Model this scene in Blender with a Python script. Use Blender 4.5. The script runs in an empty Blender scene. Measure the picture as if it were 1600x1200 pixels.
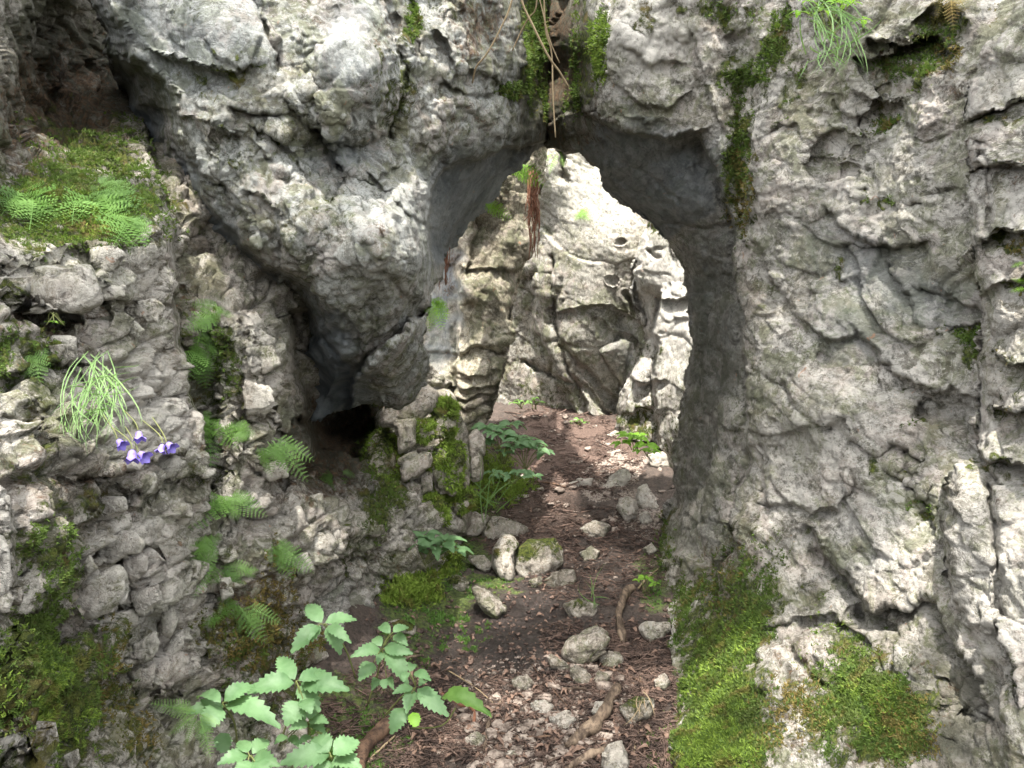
import bpy, math, random
import numpy as np
from math import radians as R_, sin, cos, pi
random.seed(7); RNG = np.random.default_rng(7)
SC = bpy.context.scene

# ------------------------------------------------------------------ camera, sky, sun, exposure
F = 1300.0; PITCH = R_(7.5); CAM = np.array([0.0, 0.0, 1.5])
cd = bpy.data.cameras.new('camera'); cam = bpy.data.objects.new('camera', cd)
SC.collection.objects.link(cam); SC.camera = cam
cam.location = CAM; cam.rotation_euler = (pi/2 - PITCH, 0, 0)
cd.sensor_width = 36.0; cd.lens = F/1600*36.0; cd.clip_start = 0.05; cd.clip_end = 500
SUN_EL, SUN_AZ = R_(72), R_(188)         # azimuth clockwise from +Y: behind the camera, a little left
w = bpy.data.worlds.new('World'); SC.world = w; w.use_nodes = True
nt = w.node_tree; bg = nt.nodes['Background']; sky = nt.nodes.new('ShaderNodeTexSky')
sky.sky_type = 'NISHITA'; sky.sun_disc = False; sky.sun_elevation = SUN_EL; sky.sun_rotation = SUN_AZ
sky.air_density = 1.0; sky.dust_density = 3.0; sky.ozone_density = 0.6
# thin high cloud: most of the sky's blue is washed out to white
bw = nt.nodes.new('ShaderNodeRGBToBW'); nt.links.new(sky.outputs[0], bw.inputs[0])
wm = nt.nodes.new('ShaderNodeMix'); wm.data_type = 'RGBA'; wm.blend_type = 'MULTIPLY'; wm.inputs[0].default_value = 1; nt.links.new(bw.outputs[0], wm.inputs[6]); wm.inputs[7].default_value = (1.0, 1.0, .965, 1)
sm = nt.nodes.new('ShaderNodeMix'); sm.data_type = 'RGBA'; sm.inputs[0].default_value = .85; nt.links.new(sky.outputs[0], sm.inputs[6]); nt.links.new(wm.outputs[2], sm.inputs[7])
nt.links.new(sm.outputs[2], bg.inputs[0]); bg.inputs[1].default_value = 0.15
sl = bpy.data.lights.new('sun', 'SUN'); so = bpy.data.objects.new('sun', sl); SC.collection.objects.link(so)
sl.energy = 2.1; sl.angle = R_(0.8); sl.color = (1.0, 0.95, 0.87)
from mathutils import Vector
sd = Vector((sin(SUN_AZ)*cos(SUN_EL), cos(SUN_AZ)*cos(SUN_EL), sin(SUN_EL)))
so.rotation_euler = sd.to_track_quat('Z', 'Y').to_euler(); so.location = (0, -3, 8)
vs = SC.view_settings; vs.view_transform = 'Standard'; vs.look = 'None'; vs.gamma = 1.0
vs.use_curve_mapping = False; vs.exposure = 2.8
SC.cycles.max_bounces = 6; SC.cycles.diffuse_bounces = 4

# ------------------------------------------------------------------ noise
def _hash(ix, iy, iz, s):
    h = (ix.astype(np.int64)*374761393 + iy.astype(np.int64)*668265263 + iz.astype(np.int64)*2147483647 + s*974634777) & 0xffffffff
    h = ((h ^ (h >> 13))*1274126177) & 0xffffffff
    h = ((h ^ (h >> 16))*2246822519) & 0xffffffff
    return (h ^ (h >> 15)) & 0xffffffff
_G = RNG.normal(size=(256, 3)); _G /= np.linalg.norm(_G, axis=1)[:, None]
def noise(P, s=0):
    P = np.asarray(P, float); I = np.floor(P); f = P - I; I = I.astype(np.int64)
    u = f*f*f*(f*(f*6-15)+10); r = 0
    for a in (0, 1):
        for b in (0, 1):
            for c in (0, 1):
                g = _G[_hash(I[..., 0]+a, I[..., 1]+b, I[..., 2]+c, s) & 255]
                d = g[..., 0]*(f[..., 0]-a) + g[..., 1]*(f[..., 1]-b) + g[..., 2]*(f[..., 2]-c)
                r = r + d*(u[..., 0] if a else 1-u[..., 0])*(u[..., 1] if b else 1-u[..., 1])*(u[..., 2] if c else 1-u[..., 2])
    return r*1.6
def fbm(P, n=4, s=0, g=0.5):
    r = 0; a = 1.0
    for k in range(n): r = r + a*noise(P*2.03**k, s+k); a *= g
    return r
def ridged(P, n=4, s=0, g=0.5):
    r = 0; a = 1.0
    for k in range(n): r = r + a*(1-2*np.abs(noise(P*2.03**k, s+k))); a *= g
    return r
def worley(P, s=0):
    """F1, F2, random id, offset from nearest seed"""
    I = np.floor(P).astype(np.int64); f1 = np.full(P.shape[:-1], 9.0); f2 = f1.copy(); cid = np.zeros(P.shape[:-1], np.int64); off = np.zeros(P.shape)
    for a in (-1, 0, 1):
        for b in (-1, 0, 1):
            for c in (-1, 0, 1):
                J = I + np.array([a, b, c]); h = _hash(J[..., 0], J[..., 1], J[..., 2], s)
                S = J + np.stack([(h & 1023)/1023., ((h >> 10) & 1023)/1023., ((h >> 20) & 1023)/1023.], -1)*0.9+0.05
                D = P - S; d = np.sqrt((D*D).sum(-1)); m = d < f1
                f2 = np.where(m, f1, np.minimum(f2, d)); cid = np.where(m, h, cid); off = np.where(m[..., None], D, off); f1 = np.where(m, d, f1)
    return f1, f2, cid, off
def blocky(P, s=0, tilt=0.6, groove=0.5, gw=0.08):
    """fractured rock: every cell has its own level and tilt, with open joints between"""
    Q = P + 0.25*np.stack([noise(P*1.7, s+11), noise(P*1.7, s+12), noise(P*1.7, s+13)], -1)
    f1, f2, cid, off = worley(Q, s)
    g = _G[cid & 255]; lvl = ((cid >> 8) & 255)/255. - 0.5
    return lvl + tilt*(g*off).sum(-1) - groove*np.exp(-((f2-f1)/gw)**2), f2-f1, f1
def knobs(P, s=0):
    f1, f2, cid, off = worley(P + 0.3*np.stack([noise(P*1.3, s+5), noise(P*1.3, s+6), noise(P*1.3, s+7)], -1), s)
    return np.sqrt(np.clip(1-(f1*1.15)**2, 0, 1)) + 0.35*(((cid >> 8) & 255)/255.-.5)
def sstep(x, a, b):
    t = np.clip((x-a)/(b-a), 0, 1); return t*t*(3-2*t)

# ------------------------------------------------------------------ places: a pixel of the 1600 x 1200 view and a distance give a point
RT = np.array([1.0, 0, 0]); FW = np.array([0, cos(PITCH), -sin(PITCH)]); UP = np.array([0, sin(PITCH), cos(PITCH)])
def ray(px, py):
    px = np.asarray(px, float)[..., None]; py = np.asarray(py, float)[..., None]
    return RT*(px-800)/F + FW - UP*(py-600)/F
def at(px, py, d): return CAM + ray(px, py)*np.asarray(d, float)[..., None]
def to_px(P):
    D = np.asarray(P) - CAM; z = D @ FW
    return 800 + F*(D @ RT)/z, 600 - F*(D @ UP)/z, z

# ------------------------------------------------------------------ meshes and tags
def mk(name, V, Q=None, T=None, mat=None, parent=None, origin=None, smooth=True, attr=None, link=True):
    V = np.asarray(V, np.float32)
    if parent is not None: o0 = np.array(parent['_o'])
    elif origin is not None: o0 = np.asarray(origin, float)
    else: o0 = np.array([V[:, 0].mean(), V[:, 1].mean(), V[:, 2].min()])
    me = bpy.data.meshes.new(name); L = []; st = []; tt = []
    nq = 0 if Q is None else len(Q); ntri = 0 if T is None else len(T)
    li = np.concatenate([np.asarray(Q, np.int32).ravel() if nq else np.zeros(0, np.int32), np.asarray(T, np.int32).ravel() if ntri else np.zeros(0, np.int32)])
    me.vertices.add(len(V)); me.vertices.foreach_set('co', (V - o0).astype(np.float32).ravel())
    me.loops.add(len(li)); me.loops.foreach_set('vertex_index', li)
    me.polygons.add(nq+ntri)
    me.polygons.foreach_set('loop_start', np.concatenate([np.arange(nq)*4, nq*4+np.arange(ntri)*3]).astype(np.int32))
    me.polygons.foreach_set('loop_total', np.concatenate([np.full(nq, 4), np.full(ntri, 3)]).astype(np.int32))
    me.update(calc_edges=True); me.validate()
    if smooth: me.polygons.foreach_set('use_smooth', np.ones(len(me.polygons), bool))
    if attr is not None and len(me.vertices) == len(attr):
        a = me.attributes.new('mask', 'FLOAT_COLOR', 'POINT'); a.data.foreach_set('color', np.asarray(attr, np.float32).ravel())
    if mat is not None: me.materials.append(mat)
    o = bpy.data.objects.new(name, me); SC.collection.objects.link(o)
    o['_o'] = [float(x) for x in o0]
    if parent is not None: o.parent = parent
    else: o.location = o0
    return o
def empty(name, loc):
    o = bpy.data.objects.new(name, None); SC.collection.objects.link(o); o.location = loc; o.empty_display_size = .05
    o['_o'] = [float(x) for x in loc]; return o
def tag(o, label=None, cat=None, group=None, kind=None):
    if label: o['label'] = label
    if cat: o['category'] = cat
    if group: o['group'] = group
    if kind: o['kind'] = kind
    return o

# ------------------------------------------------------------------ materials
def newmat(name):
    m = bpy.data.materials.new(name); m.use_nodes = True; nt = m.node_tree
    return m, nt, nt.nodes['Principled BSDF']
class NB:
    """tiny node builder"""
    def __init__(s, nt): s.nt = nt; s.n = nt.nodes; s.geo = s.n.new('ShaderNodeNewGeometry')
    def link(s, a, b): s.nt.links.new(a, b)
    def noise(s, sc, det=6, rough=.6, dist=0, vec=None, dim=None):
        n = s.n.new('ShaderNodeTexNoise'); n.inputs['Scale'].default_value = sc; n.inputs['Detail'].default_value = det
        n.inputs['Roughness'].default_value = rough; n.inputs['Distortion'].default_value = dist
        s.link(vec or s.geo.outputs['Position'], n.inputs['Vector']); return n.outputs['Fac']
    def voro(s, sc, feat='F1', vec=None, out='Distance'):
        n = s.n.new('ShaderNodeTexVoronoi'); n.feature = feat; n.inputs['Scale'].default_value = sc
        s.link(vec or s.geo.outputs['Position'], n.inputs['Vector']); return n.outputs[out]
    def ramp(s, x, a, b, lo=0., hi=1.):
        n = s.n.new('ShaderNodeMapRange'); n.interpolation_type = 'SMOOTHSTEP'
        for k, v in zip(('From Min', 'From Max', 'To Min', 'To Max'), (a, b, lo, hi)): n.inputs[k].default_value = v
        s.link(x, n.inputs['Value']); return n.outputs[0]
    def math(s, op, a, b=None):
        n = s.n.new('ShaderNodeMath'); n.operation = op
        for i, v in enumerate((a, b)):
            if v is None: continue
            if isinstance(v, (int, float)): n.inputs[i].default_value = v
            else: s.link(v, n.inputs[i])
        return n.outputs[0]
    def mix(s, f, a, b, mode='MIX'):
        n = s.n.new('ShaderNodeMix'); n.data_type = 'RGBA'; n.blend_type = mode
        if isinstance(f, (int, float)): n.inputs[0].default_value = f
        else: s.link(f, n.inputs[0])
        for i, v in ((6, a), (7, b)):
            if isinstance(v, tuple): n.inputs[i].default_value = (*v, 1)
            else: s.link(v, n.inputs[i])
        return n.outputs[2]
    def scalevec(s, v, src=None):
        n = s.n.new('ShaderNodeVectorMath'); n.operation = 'MULTIPLY'; s.link(src or s.geo.outputs['Position'], n.inputs[0]); n.inputs[1].default_value = v; return n.outputs[0]
    def attr(s, name='mask'):
        a = s.n.new('ShaderNodeAttribute'); a.attribute_name = name; sp = s.n.new('ShaderNodeSeparateColor'); s.link(a.outputs['Color'], sp.inputs[0])
        return sp.outputs[0], sp.outputs[1], sp.outputs[2], a.outputs['Alpha']
    def bump(s, h, strength=.6, dist=.01, normal=None):
        b = s.n.new('ShaderNodeBump'); b.inputs['Strength'].default_value = strength; b.inputs['Distance'].default_value = dist
        s.link(h, b.inputs['Height'])
        if normal is not None: s.link(normal, b.inputs['Normal'])
        return b.outputs[0]

def rock_mat(name, mid=(.30, .285, .25), light=(.52, .49, .44), dark=(.115, .11, .09), streak=(1, 1, 1), lichen=.5, spk=1.0):
    m, nt, bs = newmat(name); b = NB(nt)
    vec = b.scalevec(streak)
    moss, brown, pale, blue = b.attr()
    big = b.noise(3.2, 5, .6, .4, vec); med = b.noise(12, 10, .74, .5, vec); fine = b.noise(60, 8, .78, .3, vec); vf = b.noise(300, 4, .7, 0, vec)
    mixn = b.math('ADD', b.math('MULTIPLY', med, .36), b.math('ADD', b.math('MULTIPLY', b.noise(30, 8, .8, .4, vec), .32), b.math('MULTIPLY', b.noise(95, 6, .8, .3, vec), .32)))
    c = b.mix(b.ramp(mixn, .43, .485), dark, mid)
    lf = b.ramp(b.math('ADD', mixn, b.math('MULTIPLY', b.math('SUBTRACT', big, .5), .28)), .488, .535)
    c = b.mix(lf, c, light)
    c = b.mix(b.math('MULTIPLY', b.ramp(b.noise(5, 8, .74, .6, vec), .49, .57), .5), c, (.44, .37, .33))     # pinkish tone
    c = b.mix(b.math('MULTIPLY', b.ramp(b.noise(6.5, 10, .72, .8, vec), .485, .56), .72), c, (.165, .175, .095)); c = b.mix(b.math('MULTIPLY', b.ramp(b.noise(4, 9, .74, .8, vec), .50, .58), .28), c, (.25, .205, .13)); c = b.mix(b.math('MULTIPLY', b.ramp(b.noise(9, 10, .8, .8), .565, .62), .75), c, (.10, .12, .03))     # green-grey algae film
    c = b.mix(b.math('MULTIPLY', b.ramp(b.noise(15, 10, .76, .8, vec), .53, .58), .65), c, (.085, .075, .052)); c = b.mix(b.math('MULTIPLY', b.ramp(b.noise(19, 10, .76, .8, vec), .535, .575), .6), c, light)     # dark crust
    vein = b.math('ABSOLUTE', b.math('SUBTRACT', b.noise(7, 6, .7, 1.2, vec), .5)); c = b.mix(b.ramp(vein, 0, .012, .55, 0), c, (.07, .06, .045))   # hair cracks
    # fresh smooth blue-grey rock; on the pillar it paints the shaded side
    bl = b.mix(b.ramp(b.noise(9, 7, .6, .8, vec), .35, .7), (.125, .145, .165), (.25, .27, .28))
    c = b.mix(blue, c, bl)
    # pale lichen spots
    sp_ = b.ramp(b.math('ADD', b.noise(38, 5, .7, 1.0), b.math('MULTIPLY', pale, .16)), .60, .66)
    nb = b.math('SUBTRACT', 1.0, b.math('MULTIPLY', blue, .85))
    c = b.mix(b.math('MULTIPLY', b.math('MULTIPLY', sp_, nb), lichen), c, (.60, .575, .52))
    c = b.mix(b.math('MULTIPLY', b.math('MULTIPLY', b.math('MAXIMUM', pale, 0.0), b.ramp(mixn, .42, .52)), .7), c, light)
    c = b.mix(b.math('MULTIPLY', b.math('MAXIMUM', b.math('MULTIPLY', pale, -1.0), 0.0), b.ramp(b.noise(13, 7, .7, .4, vec), .36, .6, .55, 1.)), c, (.075, .073, .052))  # negative pale: shade put into the rock colour as a dark tone
    # black specks of lichen
    bk = b.ramp(b.noise(160, 3, .6, .5), .62, .70); c = b.mix(b.math('MULTIPLY', bk, .55*spk), c, (.06, .058, .05))
    og = b.ramp(b.noise(23, 3, .6, .8), .70, .74); c = b.mix(b.math('MULTIPLY', og, .5), c, (.42, .2, .11))
    # brown soil / dry root stain; at the cleft part of its painted shade
    bm = b.math('MULTIPLY', b.ramp(b.math('ADD', brown, b.math('MULTIPLY', b.math('SUBTRACT', b.noise(30, 8, .78, .4), .5), 3.0)), .45, .85), .85)
    c = b.mix(bm, c, b.mix(b.ramp(b.noise(50, 5, .7), .4, .65), (.05, .032, .02), (.17, .10, .055)))
    # moss film
    mn = b.math('ADD', moss, b.math('MULTIPLY', b.math('SUBTRACT', b.noise(14, 9, .8, .4), .5), 3.4))
    mm = b.ramp(mn, .44, .78)
    gcol = b.mix(b.ramp(b.noise(60, 5, .7), .38, .62), (.03, .042, .012), (.115, .135, .025))
    gcol = b.mix(b.ramp(b.noise(9, 3, .5), .55, .7), gcol, (.13, .10, .03))
    c = b.mix(mm, c, gcol)
    b.link(c, bs.inputs['Base Color'])
    bs.inputs['Roughness'].default_value = .88; bs.inputs['Specular IOR Level'].default_value = .25
    h = b.math('ADD', b.math('MULTIPLY', med, 1.0), b.math('MULTIPLY', fine, .42))
    h = b.math('ADD', h, b.math('MULTIPLY', vf, .16)); h = b.math('ADD', h, b.ramp(vein, 0, .02, -.14, 0))
    cr = b.ramp(b.voro(11, 'DISTANCE_TO_EDGE', b.mix(.35, b.geo.outputs['Position'], b.nt.nodes[-1].outputs[0]) if False else vec), 0, .035)
    h = b.math('ADD', h, b.math('MULTIPLY', mm, b.math('MULTIPLY', b.noise(190, 3, .7), .5)))
    smooth = b.math('SUBTRACT', 1.0, b.math('MULTIPLY', blue, .35))
    h = b.math('MULTIPLY', h, smooth)
    b.link(b.bump(h, .85, .04), bs.inputs['Normal'])
    return m

M = {}
M['wall'] = rock_mat('limestone_fractured', mid=(.40, .37, .325), light=(.60, .56, .50), dark=(.14, .125, .09), streak=(1, .6, 1))
M['boulder'] = rock_mat('limestone_grey', mid=(.31, .315, .29), light=(.455, .46, .435), dark=(.145, .152, .13), lichen=.4)
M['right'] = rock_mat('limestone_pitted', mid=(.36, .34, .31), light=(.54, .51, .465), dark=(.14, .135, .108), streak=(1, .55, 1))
M['back'] = rock_mat('limestone_pale', mid=(.30, .285, .25), light=(.43, .41, .36), dark=(.10, .095, .075), streak=(1, 1, .8))
M['white'] = rock_mat('limestone_white', mid=(.44, .42, .38), light=(.68, .65, .60), dark=(.16, .15, .12), streak=(1, 1, .8))
M['pillar'] = rock_mat('limestone_tan', mid=(.27, .235, .17), light=(.46, .42, .33), dark=(.12, .10, .065), spk=.4)
M['stone'] = rock_mat('loose_limestone', mid=(.27, .235, .19), light=(.50, .45, .39), dark=(.13, .11, .085))

def simple(name, fn, rough=.8, spec=.3, sub=None):
    m, nt, bs = newmat(name); b = NB(nt); c, h = fn(b)
    b.link(c, bs.inputs['Base Color']) if not isinstance(c, tuple) else setattr(bs.inputs['Base Color'], 'default_value', (*c, 1))
    if h is not None: b.link(b.bump(h, .8, .004), bs.inputs['Normal'])
    bs.inputs['Roughness'].default_value = rough; bs.inputs['Specular IOR Level'].default_value = spec
    return m
def leaf_mat(name, c0, c1, vein=None, trans=.35, rough=.5):
    m, nt, bs = newmat(name); b = NB(nt); oi = b.n.new('ShaderNodeObjectInfo')
    f = b.math('ADD', b.ramp(b.noise(35, 4, .6), .3, .7, 0, .6), b.math('MULTIPLY', oi.outputs['Random'], .4))
    c = b.mix(f, c0, c1)
    if 'moss' in name: c = b.mix(b.math('MULTIPLY', b.ramp(b.noise(8, 4, .65, .4), .45, .65), .7), c, (.06, .078, .018)); c = b.mix(b.math('MULTIPLY', b.ramp(b.noise(13, 4, .65, .4), .54, .64), .6), c, (.15, .10, .035))
    b.link(c, bs.inputs['Base Color']); bs.inputs['Roughness'].default_value = rough
    bs.inputs['Specular IOR Level'].default_value = .35
    tr = b.n.new('ShaderNodeBsdfTranslucent'); b.link(b.mix(.5, c, (.25, .42, .05)), tr.inputs[0])
    ms = b.n.new('ShaderNodeMixShader'); ms.inputs[0].default_value = trans
    b.link(bs.outputs[0], ms.inputs[1]); b.link(tr.outputs[0], ms.inputs[2]); b.link(ms.outputs[0], b.n['Material Output'].inputs[0])
    b.link(b.bump(b.noise(220, 3, .6), .35, .002), bs.inputs['Normal'])
    return m
M['leaf'] = leaf_mat('nettle_leaf', (.075, .155, .062), (.155, .265, .125))
M['leaf_dark'] = leaf_mat('small_leaf', (.05, .12, .03), (.10, .22, .06))
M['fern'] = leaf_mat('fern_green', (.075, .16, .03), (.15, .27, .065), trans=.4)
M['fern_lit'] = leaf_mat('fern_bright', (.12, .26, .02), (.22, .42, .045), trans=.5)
M['grass'] = leaf_mat('grass_blade', (.09, .18, .045), (.19, .30, .11))
M['moss'] = leaf_mat('moss_sprig', (.042, .075, .014), (.125, .19, .035), trans=.25, rough=.8)
M['moss_bright'] = leaf_mat('moss_sprig_bright', (.10, .16, .018), (.235, .33, .05), trans=.25, rough=.8)
M['moss_brown'] = leaf_mat('moss_sprig_brown', (.10, .07, .02), (.22, .16, .05), trans=.2, rough=.85)
M['stem'] = simple('green_stem', lambda b: (b.mix(b.noise(30), (.08, .12, .03), (.16, .15, .06)), None))
M['petal'] = simple('violet_petal', lambda b: (b.mix(b.ramp(b.noise(90, 3), .3, .7), (.15, .11, .42), (.23, .18, .52)), None), .5)
M['wood'] = simple('bare_branch', lambda b: (b.mix(b.ramp(b.noise(40, 7, .7, .5, b.scalevec((1, .35, 1))), .38, .66), (.05, .034, .024), (.21, .155, .11)), b.noise(60, 6, .7, .4)), .8)
M['wood_dark'] = simple('dark_branch', lambda b: (b.mix(b.ramp(b.noise(35, 6, .7), .4, .6), (.045, .026, .018), (.14, .085, .055)), b.noise(70, 6, .7)), .75)
M['root'] = simple('dry_root', lambda b: (b.mix(b.noise(60, 4), (.16, .11, .06), (.34, .27, .17)), None))
M['root_red'] = simple('red_root', lambda b: (b.mix(b.noise(60, 4), (.08, .03, .018), (.26, .12, .07)), None))
M['pebble'] = simple('pebble_stone', lambda b: (b.mix(b.ramp(b.noise(30, 6, .7), .35, .65), (.085, .062, .05), (.31, .255, .215)), b.noise(120, 4)), .85)
M['litter'] = simple('needle_litter', lambda b: (b.mix(b.ramp(b.noise(22, 4, .7), .35, .65), (.035, .023, .019), (.145, .096, .075)), None), .8)
M['dead_leaf'] = simple('dead_leaf', lambda b: (b.mix(b.noise(25, 4), (.07, .042, .03), (.24, .155, .115)), None), .7)

def ground_mat():
    m, nt, bs = newmat('path_soil'); b = NB(nt)
    moss, red, gravel, wet = b.attr()
    n1 = b.noise(9, 8, .7, .5); n2 = b.noise(60, 8, .75, .3); n3 = b.noise(240, 5, .7)
    nn = b.math('ADD', b.math('MULTIPLY', n1, .4), b.math('MULTIPLY', n2, .6))
    c = b.mix(b.ramp(nn, .36, .62), (.026, .019, .016), (.115, .085, .068))
    c = b.mix(b.ramp(b.math('ADD', red, b.math('SUBTRACT', n2, .5)), .35, .75), c, b.mix(b.ramp(n3, .35, .65), (.062, .038, .03), (.175, .115, .088)))
    g = b.voro(75, 'F1'); gr = b.ramp(b.math('ADD', b.math('MULTIPLY', gravel, .9), b.math('SUBTRACT', b.noise(55, 5, .7), .62)), .35, .5)
    c = b.mix(gr, c, b.mix(b.ramp(b.noise(90, 4), .35, .65), (.15, .105, .08), (.42, .36, .31)))
    c = b.mix(b.math('MULTIPLY', wet, .7), c, b.mix(b.ramp(n2, .4, .65), (.020, .015, .013), (.062, .047, .042)))
    mm = b.ramp(b.math('ADD', moss, b.math('MULTIPLY', b.math('SUBTRACT', b.noise(40, 7, .7), .5), 1.3)), .4, .6)
    c = b.mix(mm, c, b.mix(b.ramp(b.noise(70, 4), .35, .65), (.03, .045, .012), (.12, .16, .035)))
    b.link(c, bs.inputs['Base Color'])
    b.link(b.ramp(b.math('ADD', b.math('MULTIPLY', wet, .8), b.math('SUBTRACT', n2, .5)), .2, .9, .85, .42), bs.inputs['Roughness'])
    h = b.math('ADD', b.math('MULTIPLY', n1, .8), b.math('ADD', b.math('MULTIPLY', n2, .7), b.math('MULTIPLY', n3, .25)))
    b.link(b.bump(h, 1.0, .025), bs.inputs['Normal'])
    return m
M['ground'] = ground_mat()

# ------------------------------------------------------------------ rock faces
def seg_dist(X, Y, poly, closed=False):
    """distance, side sign (+ on the right-hand / lower side of a line drawn left to right), overshoot past the ends"""
    P = [tuple(map(float, p)) for p in poly]; n = len(P); best = np.full(X.shape, 1e9); sg = np.zeros(X.shape); ov = np.zeros(X.shape)
    for i in range(n if closed else n-1):
        x0, y0 = P[i]; x1, y1 = P[(i+1) % n]; dx, dy = x1-x0, y1-y0; L2 = dx*dx+dy*dy
        t = ((X-x0)*dx + (Y-y0)*dy)/L2; tc = np.clip(t, 0, 1)
        d = np.hypot(X-x0-tc*dx, Y-y0-tc*dy); m = d < best
        best = np.where(m, d, best); sg = np.where(m, np.sign(dx*(Y-y0)-dy*(X-x0)), sg)
        o = np.zeros(X.shape)
        if not closed:
            if i == 0: o = np.maximum(o, -t*math.sqrt(L2))
            if i == n-2: o = np.maximum(o, (t-1)*math.sqrt(L2))
        ov = np.where(m, o, ov)
    return best, sg, ov
def inside(X, Y, poly):
    r = np.zeros(X.shape, bool); n = len(poly)
    for i in range(n):
        x0, y0 = poly[i]; x1, y1 = poly[(i+1) % n]
        if y0 == y1: continue
        c = ((y0 > Y) != (y1 > Y)) & (X < (x1-x0)*(Y-y0)/(y1-y0)+x0); r ^= c
    return r
def tps(pts, X, Y):
    """thin-plate interpolation of the distances at a few measured places"""
    p = np.array(pts, float); A = p[:, :2]/1000; n = len(p)
    def U(r2): return r2*np.log(r2+1e-9)
    K = U(((A[:, None]-A[None])**2).sum(-1)) + np.eye(n)*2e-3
    Pm = np.hstack([np.ones((n, 1)), A]); S = np.zeros((n+3, n+3)); S[:n, :n] = K; S[:n, n:] = Pm; S[n:, :n] = Pm.T
    w_ = np.linalg.solve(S, np.r_[p[:, 2], 0, 0, 0]); x = X/1000; y = Y/1000
    r = w_[n] + w_[n+1]*x + w_[n+2]*y
    for i in range(n): r = r + w_[i]*U((x-A[i, 0])**2+(y-A[i, 1])**2)
    return r
# relief features; every one returns metres away from the viewer
def step(poly, h, L=40, w=3, lip=.25, fade=14):
    def f(X, Y):
        d, s, o = seg_dist(X, Y, poly); sd = d*s; e = np.exp(-(np.maximum(o, 0)/fade)**2)
        return h*e*(sstep(sd, -w, w)*np.exp(-np.maximum(sd, 0)/L) - lip*np.exp(-np.abs(np.minimum(sd, 0))/(L*.5))*(1-sstep(sd, -w, w)))
    return f
def crack(poly, wd=3, h=.05):
    def f(X, Y):
        d, s, o = seg_dist(X, Y, poly); return h*np.exp(-(d/wd)**2)*np.exp(-(np.maximum(o, 0)/10)**2)
    return f
def hollow(cx, cy, rx, ry, h, ang=0, sharp=1.0):
    """a pit with a crisp upper rim and a soft lower one; h < 0 makes a knob"""
    def f(X, Y):
        a = R_(ang); u = ((X-cx)*cos(a)+(Y-cy)*sin(a))/rx; v = (-(X-cx)*sin(a)+(Y-cy)*cos(a))/ry
        wob = .28*noise(np.stack([X/max(7, .5*rx), Y/max(7, .5*ry), X*0+cx], -1), 91)+.14*noise(np.stack([X/9, Y/9, X*0+cy], -1), 92)
        r = np.sqrt(u*u+v*v)*(1+wob)
        if h > 0: b = np.clip(1-r, 0, 1)**.6*(1-.5*np.clip(v*1.3, -1, 1)*sharp)*(1+.3*wob)
        else: b = 1-sstep(r, .35, 1.25)
        return h*b
    return f
def chamfer(poly, wd, h, p=1.0):
    def f(X, Y):
        d, s, o = seg_dist(X, Y, poly); return h*np.clip(1-d/wd, 0, 1)**p
    return f
def roundoff(poly, wd, h):
    def f(X, Y):
        d, s, o = seg_dist(X, Y, poly); t = np.clip(1-d/wd, 0, 1); return h*(1-np.sqrt(np.clip(1-t*t, 0, 1)))
    return f
def blobmask(X, Y, blobs, soft=.45):
    if any(b[5] < 0 for b in blobs): return blobmask(X, Y, [b for b in blobs if b[5] > 0], soft) - blobmask(X, Y, [(*b[:5], -b[5]) for b in blobs if b[5] < 0], soft)
    """blobs: (cx, cy, rx, ry, angle, strength)"""
    r = np.zeros(X.shape)
    for bl in blobs:
        cx, cy, rx, ry, an, s = bl; a = R_(an)
        u = ((X-cx)*cos(a)+(Y-cy)*sin(a))/rx; v = (-(X-cx)*sin(a)+(Y-cy)*cos(a))/ry
        r = np.maximum(r, s*(1-sstep(np.sqrt(u*u+v*v), 1-soft, 1+soft)))
    return r

STEP_PX = 2.5
def axis(lo, hi, flo, fhi, st=STEP_PX):
    out = list(np.arange(max(lo, flo), min(hi, fhi)+st, st)); s = st; x = out[0]
    pre = []
    while x > lo: s *= 1.18; x -= s; pre.append(x)
    s = st; x = out[-1]; post = []
    while x < hi: s *= 1.18; x += s; post.append(x)
    return np.array(pre[::-1]+out+post)

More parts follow.
